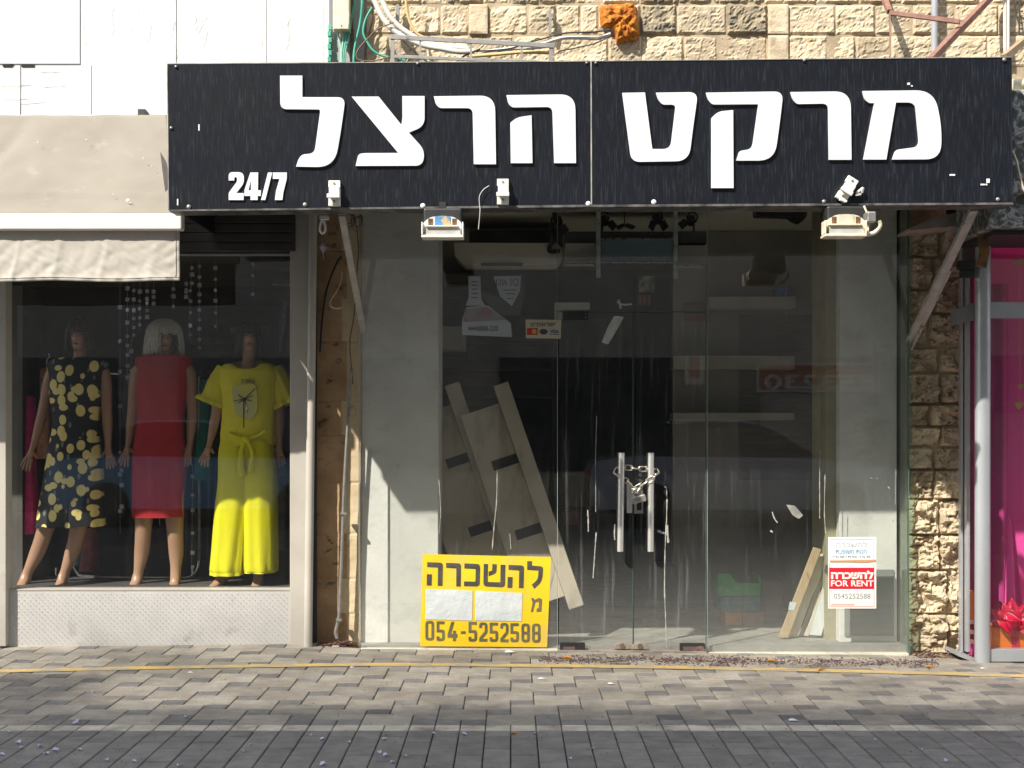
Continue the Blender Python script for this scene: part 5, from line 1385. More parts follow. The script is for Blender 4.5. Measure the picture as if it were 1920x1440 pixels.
def hair(root, hc, fd, ud, rt, m_, length=.13, bang=.02, w=.098, wild=.004, cover=0.0, n=230, seed=1):
    """a bob grown strand by strand over a scalp cap; cover = how far the locks of one side fall over the face"""
    rg = random.Random(seed)
    m = MB()
    back = -fd
    def on(a, th, s_=1.0):                       # a = angle round the head (0 = back), th = angle down from the crown
        ca, sa = math.cos(a), math.sin(a)
        d = .094 if ca > 0 else .082
        return hc + (back * ca * d + rt * sa * w * .86) * math.sin(th) * s_ + ud * (.020 + .098 * math.cos(th) * s_)
    m.grid(28, 8, lambda u, v: on((u - .5) * 2 * math.pi, v * math.pi * .5, .93))
    for k in range(n):
        a = (k + rg.random()) / n * 2 * math.pi - math.pi
        front = max(0.0, -math.cos(a))
        side = math.sin(a)
        edge = .70 - (cover if side > 0 else 0) * -.28
        is_bang = front > edge
        th0 = rg.uniform(.05, .45)
        pts = []
        out = 1 + rg.uniform(-.02, .07)
        a1 = a + rg.uniform(-.10, .10)
        if is_bang:
            e = math.acos(max(min((bang + rg.uniform(-.012, .008) - .020) / .098, .98), -.3))
            for q in range(6):
                t = q / 5; pts.append(on(a + (a1 - a) * t, th0 + (e - th0) * t, out + .03 * t))
        else:
            for q in range(5):
                t = q / 4; pts.append(on(a + (a1 - a) * t, th0 + (math.pi / 2 - th0) * t, out))
            base = pts[-1]; ln = length * rg.uniform(.80, 1.08) * (1 - .25 * max(0, front - .3))
            hor = (base - hc); hor = hor - ud * hor.dot(ud)
            for q in range(1, 5):
                t = q / 4
                pts.append(base - ud * (.020 + ln) * t + hor * (.10 * math.sin(t * 2.2) + wild * 9 * (rg.random() - .5) * t) + rt * wild * (rg.random() - .5) * t)
        r0 = rg.uniform(.0045, .0080)
        sp_ = smooth_path(pts, 2)
        m.tube(sp_, [r0 * (1 - .65 * (i / len(sp_)) ** 2) for i in range(len(sp_))], n=5)
    return m.build('hair', m_, root, smooth=True)
def garment(root, name, rings, m_, Y, fold=.0, nf=9, n=64, seed=0, hem=0.0, neck=0.0, crease=.0, parent=None):
    """rings: (px centre, py, half width px, half depth m) lofted into cloth with vertical folds; thick shell"""
    m = MB(); out = []
    kpp = mpp(Y)
    sm = []
    for i in range(len(rings) - 1):
        for q in range(4):
            t = q / 4
            p0, p1, p2, p3 = rings[max(i - 1, 0)], rings[i], rings[i + 1], rings[min(i + 2, len(rings) - 1)]
            sm.append([.5 * (2 * b + (c - a) * t + (2 * a - 5 * b + 4 * c - d) * t * t + (3 * b - a - 3 * c + d) * t ** 3) for a, b, c, d in zip(p0, p1, p2, p3)])
    sm.append(list(rings[-1]))
    K = len(sm) - 1
    def fn(u, v, inset=0.0):
        i = min(int(round(v * K)), K); cx, py, hw, hd = sm[i]
        a = u * 2 * math.pi
        fo = fold * (v ** 1.2) * (math.sin(a * nf + 2.2 * noise.noise(Vector((u * 5, v * 1.5, seed)))) + .8 * noise.noise(Vector((math.cos(a) * 3, math.sin(a) * 3, v * 2 + seed))))
        wr = .004 * noise.noise(Vector((math.cos(a) * 5, math.sin(a) * 5, v * 14 + seed)))
        r = 1 + fo + wr * 4
        c = P(cx, py, Y)
        ex = .82
        co, si = math.cos(a), math.sin(a)
        co = math.copysign(abs(co) ** ex, co); si = math.copysign(abs(si) ** ex, si)
        vr = v * K / 4
        r += crease * (1 - 2 * abs(noise.noise(Vector((co * 1.6 + v * 3.5, si * 1.6, v * 9 - co * 2 + seed))))) + crease * .6 * noise.noise(Vector((co * 6, si * 6, v * 26 + seed)))
        hd_ = -.030 * abs(co) ** 3 * max(0, 1 - vr / 2.5) * (neck > 0)
        hn = hd_ - neck * max(0, -si) ** 2 * max(0, 1 - vr / 2.2) * max(0, 1 - abs(co) * .9)
        h = hn + hem * noise.noise(Vector((math.cos(a) * 2, math.sin(a) * 2, seed + 3))) * (v > .97)
        return Vector((c.x + co * hw * kpp * r * (1 - inset), Y + si * hd * r * (1 - inset), c.z + h))
    m.grid(n, K, fn); m.grid(n, K, lambda u, v: fn(u, v, .04))
    return m.build(name, m_, parent or root, smooth=True)

# --- 1: black dress with lemons
M_LEMON = bpy.data.materials.new('lemon_print'); M_LEMON.use_nodes = True
def lemon_nodes():
    t = M_LEMON.node_tree; N, L = t.nodes, t.links; b = N['Principled BSDF']; b.inputs['Roughness'].default_value = .7
    tc = N.new('ShaderNodeTexCoord')
    def vor(scale, rot, loc, rnd=.75):
        mp = N.new('ShaderNodeMapping'); mp.inputs['Scale'].default_value = scale; mp.inputs['Rotation'].default_value = rot; mp.inputs['Location'].default_value = loc
        L.new(tc.outputs['Object'], mp.inputs[0])
        v = N.new('ShaderNodeTexVoronoi'); v.inputs['Scale'].default_value = 1; v.inputs['Randomness'].default_value = rnd; L.new(mp.outputs[0], v.inputs['Vector']); return v
    v1 = vor((14.5, 0.0, 11.0), (0, R(35), 0), (.3, .1, .2)); v2 = vor((10.0, 0.0, 13.5), (0, R(-25), 0), (4.4, .1, 7.7)); v3 = vor((22, 0.0, 11), (0, R(60), 0), (1.3, .2, 2.7))
    def th(v, lo, hi):
        r = N.new('ShaderNodeMapRange'); r.inputs[1].default_value = lo; r.inputs[2].default_value = hi; r.inputs[3].default_value = 1; r.inputs[4].default_value = 0
        L.new(v.outputs['Distance'], r.inputs[0]); return r.outputs[0]
    def mix(f, a, c):
        k = N.new('ShaderNodeMix'); k.data_type = 'RGBA'; L.new(f, k.inputs[0])
        if isinstance(a, tuple): k.inputs[6].default_value = col4(a)
        else: L.new(a, k.inputs[6])
        if isinstance(c, tuple): k.inputs[7].default_value = col4(c)
        else: L.new(c, k.inputs[7])
        return k.outputs[2]
    nn = N.new('ShaderNodeTexNoise'); nn.inputs['Scale'].default_value = 28; L.new(tc.outputs['Object'], nn.inputs['Vector'])
    lem = mix(nn.outputs[0], (.80, .60, .12), (.86, .78, .36))
    c = mix(th(v3, .18, .24), (.016, .016, .02), (.16, .18, .13))
    c = mix(th(v2, .30, .33), c, lem); c = mix(th(v1, .40, .43), c, lem)
    L.new(c, b.inputs['Base Color'])
lemon_nodes()
mq = thing('mannequin', 'dark haired mannequin in a black sleeveless dress printed with lemons', 'mannequin', P(110, 1102, MY))
P_keep = P
b, hc, fd, ud, rt = person(mq, MY, (149, 630), (149, 676), (146, 712), (142, 852), ((98, 690), (196, 690)), ((80, 776), (62, 838), (48, 876)), ((201, 775), (203, 838), (209, 872)),
       ((80, 1010), (47, 1084), (36, 1101, -.10)), ((143, 1010), (118, 1084), (108, 1101, -.10)), M_SKIND)
hair(mq, hc, fd, ud, rt, mat('dark_hair', (.03, .018, .015), (.018, .012, .01), sc=30, stretch=(6, 6, 1), rough=.4), length=.105, bang=.034, w=.092, seed=2)
garment(mq, 'lemon_dress', [(147, 666, 26, .075), (147, 671, 50, .085), (146, 684, 58, .10), (145, 706, 50, .125), (144, 728, 50, .135), (142, 770, 44, .125), (141, 802, 41, .12), (140, 830, 45, .13), (138, 880, 51, .15), (134, 940, 57, .16), (132, 986, 61, .165)], M_LEMON, MY, fold=.035, nf=7, seed=1, hem=.02, neck=.02, crease=.012)
m = MB(); 
# --- 2: red dress, blond bob
mq = thing('mannequin', 'mannequin with blond bob in a plain red sleeveless dress', 'mannequin', P(290, 1104, MY))
b, hc, fd, ud, rt = person(mq, MY, (308, 634), (305, 674), (305, 712), (298, 850), ((256, 688), (357, 688)), ((248, 778), (241, 832), (232, 868)), ((361, 776), (356, 836), (350, 868)),
       ((268, 1010), (258, 1086), (244, 1104, -.10)), ((329, 1010), (330, 1086), (322, 1104, -.10)), M_SKIND, turn=.35)
hair(mq, hc, fd, ud, rt, mat('silvery_blond_hair', (.68, .66, .57), (.40, .38, .31), sc=26, stretch=(7, 7, .6), rough=.45), length=.115, bang=.040, w=.128, wild=.012, cover=.9, seed=5)
M_REDD = mat('red_crepe', (.44, .012, .022), (.38, .010, .018), sc=4, rough=.8, bump=.3, bsc=160)
garment(mq, 'red_dress', [(308, 662, 27, .075), (308, 666, 50, .09), (308, 682, 52, .105), (306, 706, 46, .13), (305, 730, 47, .14), (302, 775, 43, .13), (300, 805, 43, .125), (299, 850, 47, .135), (298, 900, 47, .14), (297, 940, 46, .135), (297, 969, 46, .13)], M_REDD, MY, fold=.016, nf=4, seed=4, neck=.015, crease=.022)
# --- 3: yellow blouse and trousers
mq = thing('mannequin', 'dark haired mannequin in a bright yellow blouse and wide trousers', 'mannequin', P(440, 1104, MY - .05))
Y3 = MY - .05
b, hc, fd, ud, rt = person(mq, Y3, (466, 637), (466, 682), (468, 722), (462, 858), ((416, 700), (522, 700)), ((405, 780), (393, 832), (382, 868)), ((524, 775), (524, 834), (526, 868)),
       ((440, 985), (420, 1082), (392, 1103, -.12)), ((485, 985), (486, 1084), (476, 1104, -.12)), M_SKIN, turn=.3, up=.25)
hair(mq, hc, fd, ud, rt, mat('black_hair', (.012, .010, .010), (.02, .016, .015), sc=30, stretch=(6, 6, 1), rough=.4), length=.11, bang=.066, w=.090, seed=8)
M_YELC = mat('yellow_gauze', (.84, .80, .012), (.78, .74, .012), sc=4, rough=.8, bump=.5, bsc=120, stretch=(4, 4, .3))
M_YELB = mat('yellow_blouse_cloth', (.86, .78, .03), (.80, .72, .03), sc=4, rough=.8, bump=.4, bsc=90)
bl = garment(mq, 'blouse', [(466, 674, 36, .085), (467, 679, 46, .09), (468, 690, 55, .105), (468, 706, 58, .115), (469, 740, 52, .125), (468, 780, 49, .125), (466, 812, 50, .12), (465, 832, 50, .12), (464, 836, 47, .115)], M_YELB, Y3, fold=.03, nf=6, seed=9, neck=.11, crease=.028)
for sx, pts in ((-1, [(424, 692), (410, 716), (402, 742), (396, 757)]), (1, [(512, 692), (526, 716), (536, 742), (543, 758)])):   # ruffled sleeves
    m = MB(); ax = PP(pts, Y3)
    def sl_(u, v, ins=1.0):
        t = v * (len(ax) - 1); i = min(int(t), len(ax) - 2); c = ax[i].lerp(ax[i + 1], t - i)
        d = (ax[i + 1] - ax[i]).normalized(); x = d.cross(Vector((0, 1, 0))).normalized()
        r = (.062 + .024 * v + (.018 if v > .85 else 0)) * ins
        a = u * 2 * math.pi
        r *= 1 + (.03 + .10 * (v > .85)) * math.sin(a * 9)
        return c + x * math.cos(a) * r + Vector((0, 1, 0)) * math.sin(a) * r
    m.grid(48, 14, sl_); m.grid(48, 14, lambda u, v: sl_(u, v, .95))
    m.build('sleeve', M_YELB, mq, smooth=True)
for sx, cx0, cx1, hw in ((-1, 443, 428, 31), (1, 487, 489, 30)):                 # wide trouser legs
    garment(mq, 'trouser_leg', [(463 + sx * 22, 826, 26, .115), (463 + sx * 23, 850, 29, .125), (cx0, 900, 33, .14), (cx0 + (cx1 - cx0) * .4, 960, hw + 2, .145), (cx0 + (cx1 - cx0) * .8, 1030, hw + 1.5, .15), (cx1, 1064, hw + 1, .152), (cx1, 1070, hw + .2, .149), (cx1, 1074 - sx * 2.5, hw + .6, .151)], M_YELC, Y3 + (.0 if sx < 0 else -.008), fold=.055, nf=8, seed=20 + sx)
m = MB()                                                                         # knot and hanging ties
m.ball(P(462, 824, Y3 - .135), .035, .025, .022, 10, 7)
for pts in ([(464, 826), (474, 848), (472, 872), (470, 886)], [(458, 826), (452, 850), (452, 878), (456, 892)]):
    ax = smooth_path(PP(pts, Y3 - .142), 5)
    m.tube(ax, [.012 + .016 * i / len(ax) for i in range(len(ax))], n=8)
m.tube(smooth_path(PP([(430, 812), (446, 818), (462, 823), (484, 816), (500, 806)], Y3 - .128), 5), .012, n=8)
m.build('knot', M_YELC, mq, smooth=True)
m = MB(); 
m.pprism([fillet([(434, 724, 10), (480, 718, 10), (484, 770, 14), (470, 790, 10), (440, 780, 14)])], Y3 - .143, Y3 - .125)
pr = m.build('pale_print', mat('pale_print', (.62, .60, .28), (.70, .66, .12), sc=9, rough=.8), mq)
m = MB()
for a, b_ in (((458, 748), (479, 728)), ((458, 748), (438, 752)), ((458, 748), (446, 740)), ((458, 748), (472, 752)), ((458, 748), (474, 742)), ((458, 748), (462, 760)), ((457, 748), (457, 802)), ((446, 756), (458, 749))):
    m.bar(P(*a, Y3 - .146), P(*b_, Y3 - .146), .0055, .004)
m.ball(P(458, 749, Y3 - .146), .016, .006, .010, 8, 5); m.build('flower_print', M_BLACK, pr)
m = MB(); m.pbox(452, 711, 476, 718, Y3 - .132, Y3 - .12); m.build('word_print', mat('word_grey', (.22, .20, .06), (.5, .45, .05), sc=40, lo=.45, hi=.5, rough=.8), pr)
m = MB(); m.ball(P(463, 768, Y3 - .146), .006, .004, .022, 8, 6); m.build('gold_pendant', mat('gold_foil', (.9, .7, .25), rough=.2, metal=1.0), pr, smooth=True)

# ------------------------------------------------------------------ behind the mannequins
def hung(x, y0, y1, w0, w1, Y, c, label, c2=None):
    r = thing('hanging_garment', label, 'garment', P(x, y1, Y), 'garments hanging in the clothes shop')
    mm = mat('garment_cloth', c, c2 or tuple(q * .7 for q in c), sc=14, rough=.8)
    garment(r, 'cloth', [(x, y0, w0 * .45, .03), (x, y0 + 8, w0, .05), (x, y0 + (y1 - y0) * .35, w0 * .95, .06), (x - 2, y0 + (y1 - y0) * .7, (w0 + w1) / 2, .07), (x - 3, y1, w1, .08)], mm, Y, fold=.09, nf=5, n=40, seed=x)
    k = P(x, y0, Y)
    m = MB(); m.tube(smooth_path([k + Vector((0, 0, -.01)), k + Vector((0, 0, .05)), k + Vector((.02, 0, .075)), k + Vector((.01, 0, .10))], 4), .004, n=6); m.build('hanger_hook', M_CHROME, r)
    return r
hung(50, 742, 1000, 16, 26, .62, (.88, .05, .34), 'hot pink dress hanging at the left edge of the clothes window')
hung(88, 690, 860, 12, 16, .70, (.75, .26, .10), 'orange and white striped garment behind the lemon dress', (.6, .55, .5))
for i, (x, y0, y1, c, lb) in enumerate(((228, 712, 960, (.03, .035, .05), 'dark navy garment hanging between the lemon and red dresses'), (385, 712, 900, (.03, .30, .22), 'dark green garment hanging beside the red dress'), (375, 716, 1050, (.06, .05, .05), 'black garment with sparkles hanging right of the red dress'), (530, 870, 1030, (.34, .35, .36), 'pale grey trousers hanging at the right end of the clothes window'), (170, 990, 1070, (.42, .14, .12), 'patterned red garment hanging low behind the lemon dress'), (150, 985, 1060, (.10, .24, .26), 'teal printed garment hanging low behind the lemon dress'), (300, 985, 1045, (.10, .04, .05), 'dark red garment hanging low behind the red dress'), (400, 715, 960, (.04, .045, .05), 'charcoal garment hanging behind the yellow blouse'))):
    hung(x, y0, y1, 14, 17, .98 + .05 * i, c, lb)
rk = thing('clothes_rack', 'chrome clothes rack behind the mannequins', 'clothes rack', P(250, 1098, 1.0))
m = MB(); m.tube(PP([(46, 694), (408, 706)], 1.0), .011, n=10); m.build('top_rail', M_CHROME, rk, smooth=True)
m = MB(); m.tube(smooth_path(PP([(134, 1040), (136, 1058), (144, 1072), (160, 1080), (250, 1083), (340, 1083), (358, 1080), (370, 1068), (374, 1050)], .78), 5), .012, n=10); m.build('foot_rail', M_CHROME, rk, smooth=True)
for x in (105, 361):
    m = MB(); m.tube(PP([(x, 1064), (x, 1099)], .78), .011, n=10); m.build('foot', M_CHROME, rk)
for x in (135, 374):
    m = MB(); m.tube(PP([(x, 1050), (x, 706)], .98), .010, n=8); m.build('upright', M_GALV, rk)
# shelf with folded things at the upper right
sh = thing('wall_shelf', 'dark wall shelf with a white bag at the upper right of the clothes window', 'shelf', P(515, 560, 1.1))
for (a, b, y) in ((478, 556, 504), (510, 556, 532), (440, 556, 576)):
    m = MB(); m.pbox(a, y, b, y + 4, 1.1, 1.4); m.build('board', M_GALV if y == 532 else M_DARKMETAL, sh)
m = MB(); m.grid(20, 16, lambda u, v: P(516 + 32 * u + (1 - v) * 0 + 14 * v * (u - .5) * -.9 + 8 * (1 - v), 565 + (662 - 565) * v, 1.0 + .03 * math.sin(u * 9 + v * 3) + .02 * noise.noise(Vector((u * 4, v * 4, 0)))))
top_mesh(m, 'plastic_cover', mat('pale_plastic', (.20, .21, .23), (.11, .12, .13), sc=18, stretch=(5, 5, .8), rough=.25), 'pale plastic garment cover hanging at the right of the clothes window', 'garment cover', smooth=True)
for i, (x, y, c, lb) in enumerate(((395, 640, (.14, .15, .11), 'folded grey green clothes behind the yellow mannequin'), (400, 655, (.10, .11, .07), 'folded olive clothes in the stack below the grey ones'), (470, 618, (.20, .20, .22), 'folded pale cloth behind the yellow mannequin head'), (432, 604, (.07, .07, .08), 'folded black cloth above the stack'))):
    m = MB(); m.pprism([fillet([(x - 40, y - 6, 5), (x + 34, y - 8, 5), (x + 38, y + 6, 5), (x - 38, y + 7, 5)])], 1.25, 1.5)
    top_mesh(m, 'folded_clothes', mat('folded_tone', c, tuple(q * .6 for q in c), sc=12, rough=.8), lb, 'clothes', group='folded clothes on the shelf', bevel=.008)
# curtain of small mirror squares on threads
M_BEAD = mat('mirrored_sky_white', (.80, .82, .82), (.5, .51, .53), sc=60, rough=.3)  # white stands in for the sky mirrored in the squares
random.seed(17)
strands = ((225, 534, 1000, 7), (239, 534, 720, 9), (251, 534, 640, 6), (262, 536, 620, 5), (276, 540, 600, 5), (288, 538, 575, 3), (325, 534, 580, 3), (349, 530, 560, 4), (357, 534, 640, 5), (360, 478, 540, 4), (374, 474, 660, 11), (404, 474, 620, 7), (474, 476, 560, 3), (228, 860, 960, 3), (246, 640, 760, 3), (361, 880, 1080, 6))
bcol = 'strands of small mirror squares hanging in the clothes window'
for i, (x, y0, y1, n_) in enumerate(strands):
    m = MB(); Yb = .62
    m.tube(PP([(x, y0 - 10), (x + random.uniform(-2, 2), y1)], Yb), .0010, n=4)
    for k in range(n_):
        y = y0 + (y1 - y0) * (k + .5 + random.uniform(-.22, .22)) / n_; s = random.uniform(2.4, 4.0)
        c = P(x, y, Yb); q = s * mpp(Yb)
        M = Matrix.Translation(c) @ Matrix.Rotation(random.uniform(-.5, .5), 4, 'Z') @ Matrix.Rotation(random.uniform(-.15, .15), 4, 'Y')
        m.box(-q, q, -.003, .003, -q, q, M)
    lb = {13: 'low mirror square strand between the lemon and red dresses', 14: 'middle mirror square strand just left of the red dress', 15: 'low mirror square strand right of the red dress'}.get(i)
    rank = ['first', 'second', 'third', 'fourth', 'fifth', 'sixth', 'seventh', 'eighth', 'ninth', 'tenth', 'eleventh', 'twelfth', 'last']
    top_mesh(m, 'mirror_strand', M_BEAD, lb or rank[i] + ' from the left of the mirror square strands above the mannequins', 'mirror strand', group=bcol)
# ------------------------------------------------------------------ gift shop (right)
gs = thing('gift_shop', 'grey aluminium shop front with a bright pink display window', 'shop', P(1880, 1238, -.3))
RY = -.30
XE = 5.3
M_PINKWALL = mat('pink_backdrop', (.82, .09, .38), (.74, .075, .34), sc=2, rough=.8)
M_PINKCLOTH = mat('pink_cloth', (.84, .09, .42), (.78, .075, .37), sc=3, rough=.7)
a = P(1834, 1240, RY); 
m = MB(); m.tube([P(1843, 395, RY + .02), P(1842, 1241, RY + .02)], .046, n=28); m.build('round_post', M_ALUGREY, gs, smooth='auto')
def rb(px0, py0, px1, py1, Y0, Y1):
    m = MB(); a, b = P(px0, py0, Y0), P(px1, py1, Y0); m.box(a.x, XE if px1 > 1918 else b.x, Y0, Y1, b.z, a.z); return m
rb(1857.2, 566, 1930, 596, RY + .008, RY + .09).build('transom_bar', M_ALUGREY, gs, bevel=.003)
rb(1857.2, 1218, 1930, 1241, RY + .008, RY + .09).build('bottom_rail', M_ALUGREY, gs, bevel=.003)
rb(1857.2, 420, 1930, 440, RY + .008, RY + .09).build('top_rail', M_ALUGREY, gs, bevel=.003)
G_PINK = glass('gift_glass', tint=(.95, .96, .96), refl=1.75, dust=.012, streak=.02)
rb(1857.2, 596.2, 1930, 1217.8, RY + .04, RY + .048).build('window_pane', G_PINK, gs)
rb(1857.2, 440.2, 1930, 565.8, RY + .04, RY + .048).build('upper_pane', G_PINK, gs)
m = MB(); a = P(1850, 1215, RY + .9); m.box(P(1841, 0, RY).x, XE, RY + .62, RY + .66, -.04, 2.5); m.build('pink_backdrop', M_PINKWALL, gs)
m = MB(); m.box(P(1857, 0, RY).x, XE, RY + .06, RY + .62, -.06, P(0, 1219, RY).z - .004); m.build('display_floor', M_PINKWALL, gs)
m = MB(); m.box(P(1841, 0, RY).x, XE, RY + .06, RY + .66, 2.5, 2.55); m.build('display_ceiling', M_PINKWALL, gs)
def drape(u, v):
    a, b = P(1884, 975, RY + .35), P(1930, 1120, RY + .35)
    x0 = P(1886 - 2 * v, 0, RY + .35).x; x1 = P(1899 + 26 * v ** .8, 0, RY + .35).x + .5 * 0
    zt = P(0, 968, RY + .35).z; zb = P(0, 1216, RY + .35).z
    return Vector((x0 + (x1 - x0) * u, RY + .36 + .035 * math.sin(u * 9 + v) * (.4 + v), zt + (zb - zt) * v))
m = MB(); m.slab(28, 20, drape, (0, .004, 0)); m.build('draped_cloth', M_PINKCLOTH, gs, smooth=True)
m = MB(); a, b = P(1860, 880, RY + .5), P(1895, 1218, RY + .5)
m.slab(16, 16, lambda u, v: Vector((a.x + (b.x - a.x) * u, RY + .52 + .02 * math.sin(u * 8), 2.3 + (b.z - 2.3) * v)), (0, .004, 0)); m.build('draped_cloth', mat('deep_pink_cloth', (.50, .03, .22), (.43, .025, .19), sc=3, rough=.7), gs, smooth=True)
m = MB(); m.box(5.3, 5.38, RY, RY + .7, -.05, 2.6); m.build('end_wall', M_ALUGREY, gs)
# return door jamb running back to the stones
JX0 = P(1826, 0, RY).x
m = MB()
for px, w_, Y in ((1803, .022, .02), (1814, .020, -.08)): 
    c = P(px, 0, Y).x; m.box(c - w_ / 2, c + w_ / 2, Y - .02, Y + .03, P(0, 1222, Y).z, 2.6)
m.build('door_jamb', M_ALUGREY, gs, bevel=.003)
m = MB(); m.pbox(1806, 425, 1808.5, 1222, .0, .03); m.build('gasket', M_BLACK, gs)
m = MB(); m.pprism([(1818, 440), (1829, 436), (1829, 1225), (1818, 1215)], -.14, -.13); m.build('side_pane', G_PINK, gs)
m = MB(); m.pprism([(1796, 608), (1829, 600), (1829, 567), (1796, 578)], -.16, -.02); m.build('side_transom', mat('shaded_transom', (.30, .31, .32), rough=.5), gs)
m = MB(); m.pprism([(1796, 1222), (1832, 1236), (1832, 1244), (1796, 1230)], -.22, .02); m.build('side_sill', M_ALUGREY, gs)
m = MB(); m.pprism([(1805, 455), (1828, 442), (1828, 500), (1805, 508)], -.12, -.11); m.build('side_hatch', mat('dark_taupe', (.12, .115, .11), rough=.6), gs)
m = MB(); m.box(P(1818, 0, -.05).x, P(1841, 0, -.05).x, .10, .14, -.05, 2.5); m.build('inner_side', mat('plum_panel', (.26, .035, .11), (.20, .03, .09), sc=4, rough=.7), gs)
# gift boxes with bows
M_ORANGE = mat('orange_card', (.82, .20, .012), (.76, .17, .012), sc=4, rough=.5)
M_ORANGED = mat('bright_orange_card', (.80, .26, .08), (.74, .22, .06), sc=4, rough=.5)
M_BOW = mat('crimson_satin', (.62, .008, .06), (.50, .006, .04), sc=9, rough=.35)
def gift(x0, y0, x1, y1, Y, label, cbox):
    r = thing('gift_box', label, 'gift box', P((x0 + x1) / 2, y1, Y), 'gift boxes with red bows')
    m = MB(); m.pbox(x0, y0, x1, y1, Y, Y + .22); bx_ = m.build('box', cbox, r, bevel=.004)
    xm = x0 + (x1 - x0) * .52
    m = MB(); m.pprism([fillet([(xm - 4, y0 - .5), (xm + 11, y0 - .5), (xm + 13, y1 - .5), (xm - 1, y1 - .5)])], Y - .006, Y - .0005); m.build('ribbon', M_BOW, r)
    random.seed(int(x0))
    m = MB(); top = P(xm + 3, y0, Y + .02)
    for k in range(15):
        an = math.pi * (k + .3) / 15 + random.uniform(-.15, .15); ln = random.uniform(.11, .20); yy_ = random.uniform(-.06, .10)
        d = Vector((math.cos(an), 0, math.sin(an) * .85 + .1)); e = Vector((-d.z, random.uniform(-.5, .5), d.x)).normalized()
        wd = random.uniform(.06, .10); ph = random.uniform(0, 6)
        def leafy(u, v, d=d, e=e, ln=ln, wd=wd, yy_=yy_, ph=ph):
            sw = math.sin(math.pi * min(u * .9 + .12, 1)) ** .6
            return top + Vector((0, yy_, .0)) + d * ln * u + e * wd * (v - .5) * sw + Vector((0, -.035 * math.sin(math.pi * u) - .014 * math.sin(v * 6 + ph + u * 3), .008 * math.sin(u * 7 + v * 3 + ph)))
        m.slab(10, 6, leafy, (0, .0012, 0))
    m.build('bow', M_BOW, r, smooth=True)
    return r
gift(1859, 1177, 1936, 1217, RY + .10, 'orange gift box with crimson ribbon and big bow in the pink window', M_ORANGE)
m = MB(); m.pbox(1816, 1108, 1826, 1166, .0, .05); top_mesh(m, 'gift_bag', M_ORANGED, 'tall orange gift bag seen through the side pane of the gift shop', 'gift bag')
M_GOLD = mat('gold_paper', (.62, .42, .14), (.50, .33, .10), sc=20, rough=.4, metal=.3)
def heart(x, y, s, label, Y=RY + .30, two=False):
    m = MB()
    pts = [(x, y + 1.1 * s), (x - 1.05 * s, y - .1 * s, s * .6), (x - .9 * s, y - .8 * s, s * .5), (x - .3 * s, y - .85 * s, s * .3), (x, y - .45 * s), (x + .3 * s, y - .85 * s, s * .3), (x + .9 * s, y - .8 * s, s * .5), (x + 1.05 * s, y - .1 * s, s * .6)]
    m.pprism([fillet(pts)], Y, Y + .012)
    m.tube([P(x, y - .4 * s, Y + .006), Vector((P(x, y, Y).x, Y + .006, 2.5))], .001, n=4)
    top_mesh(m, 'hanging_heart', M_GOLD, label, 'ornament', group='gold paper hearts in the pink window', bevel=.002)
heart(1914, 725, 5, 'small gold paper heart in the middle of the pink window')
heart(1911, 760, 8, 'larger gold paper heart hanging below the small one')
m = MB(); m.pprism([fillet([(1899, 492, 3), (1910, 487, 4), (1920, 484, 3), (1924, 492, 3), (1912, 496, 3), (1905, 502, 3)])], RY + .2, RY + .212); top_mesh(m, 'hanging_butterfly', M_GOLD, 'gold paper butterfly in the upper pink pane', 'ornament')
for i, y in enumerate((1163, 1182, 1200)):
    m = MB(); m.pbox(1820, y, 1826, y + 7, -.02, .02); top_mesh(m, 'small_box', M_WHITEPLASTIC, ['topmost', 'middle', 'lowest'][i] + ' of three small white boxes behind the side pane of the gift shop', 'box', group='small white boxes behind the side pane')
# striped fascia with leaf pattern, end of the roller box of the gift shop
M_LEAF = bpy.data.materials.new('leaf_print'); M_LEAF.use_nodes = True
def leaf_nodes():
    t = M_LEAF.node_tree; N, L = t.nodes, t.links; b = N['Principled BSDF']; b.inputs['Roughness'].default_value = .35
    tc = N.new('ShaderNodeTexCoord'); nz = N.new('ShaderNodeTexNoise'); nz.inputs['Scale'].default_value = 16; nz.inputs['Detail'].default_value = 1.5; nz.inputs['Distortion'].default_value = 1.4
    L.new(tc.outputs['Object'], nz.inputs['Vector'])
    r = N.new('ShaderNodeValToRGB'); e = r.color_ramp.elements
    r.color_ramp.interpolation = 'CONSTANT'
    e[0].position = 0; e[0].color = (.085, .095, .095, 1); e[1].position = .46; e[1].color = (.20, .215, .21, 1)
    q = e.new(.55); q.color = (.46, .46, .44, 1); q = e.new(.64); q.color = (.24, .24, .23, 1)
    L.new(nz.outputs[0], r.inputs[0]); L.new(r.outputs[0], b.inputs['Base Color'])
leaf_nodes()
fb = thing('roller_box', 'roller shutter box wrapped in grey leaf patterned film right of the black sign', 'shutter box', P(1900, 430, -.95))
m = MB(); a, b = P(1897, 430, -.95), P(1900, 168, -.95); m.box(a.x, XE, -.95, -.55, a.z + .20, b.z); m.build('upper_box', M_LEAF, fb, bevel=.01)
m = MB(); a, b = P(1856, 427, -.90), P(1900, 384, -.90); m.box(a.x, XE, -.90, -.30, a.z, b.z + .1); m.build('lower_box', M_LEAF, fb, bevel=.008)
m = MB(); a, b = P(1857, 440, -.82), P(1900, 428, -.82); m.box(a.x + .02, XE, -.82, -.25, a.z, b.z - .004); m.build('underside', M_BLACK, fb)
m = MB(); m.tube([P(1898, 158, -.75), P(2080, 156, -.75)], .028, n=14); top_mesh(m, 'roller_pipe', M_CREAMMETAL, 'cream pipe on top of the leaf patterned roller box', 'pipe', smooth='auto')
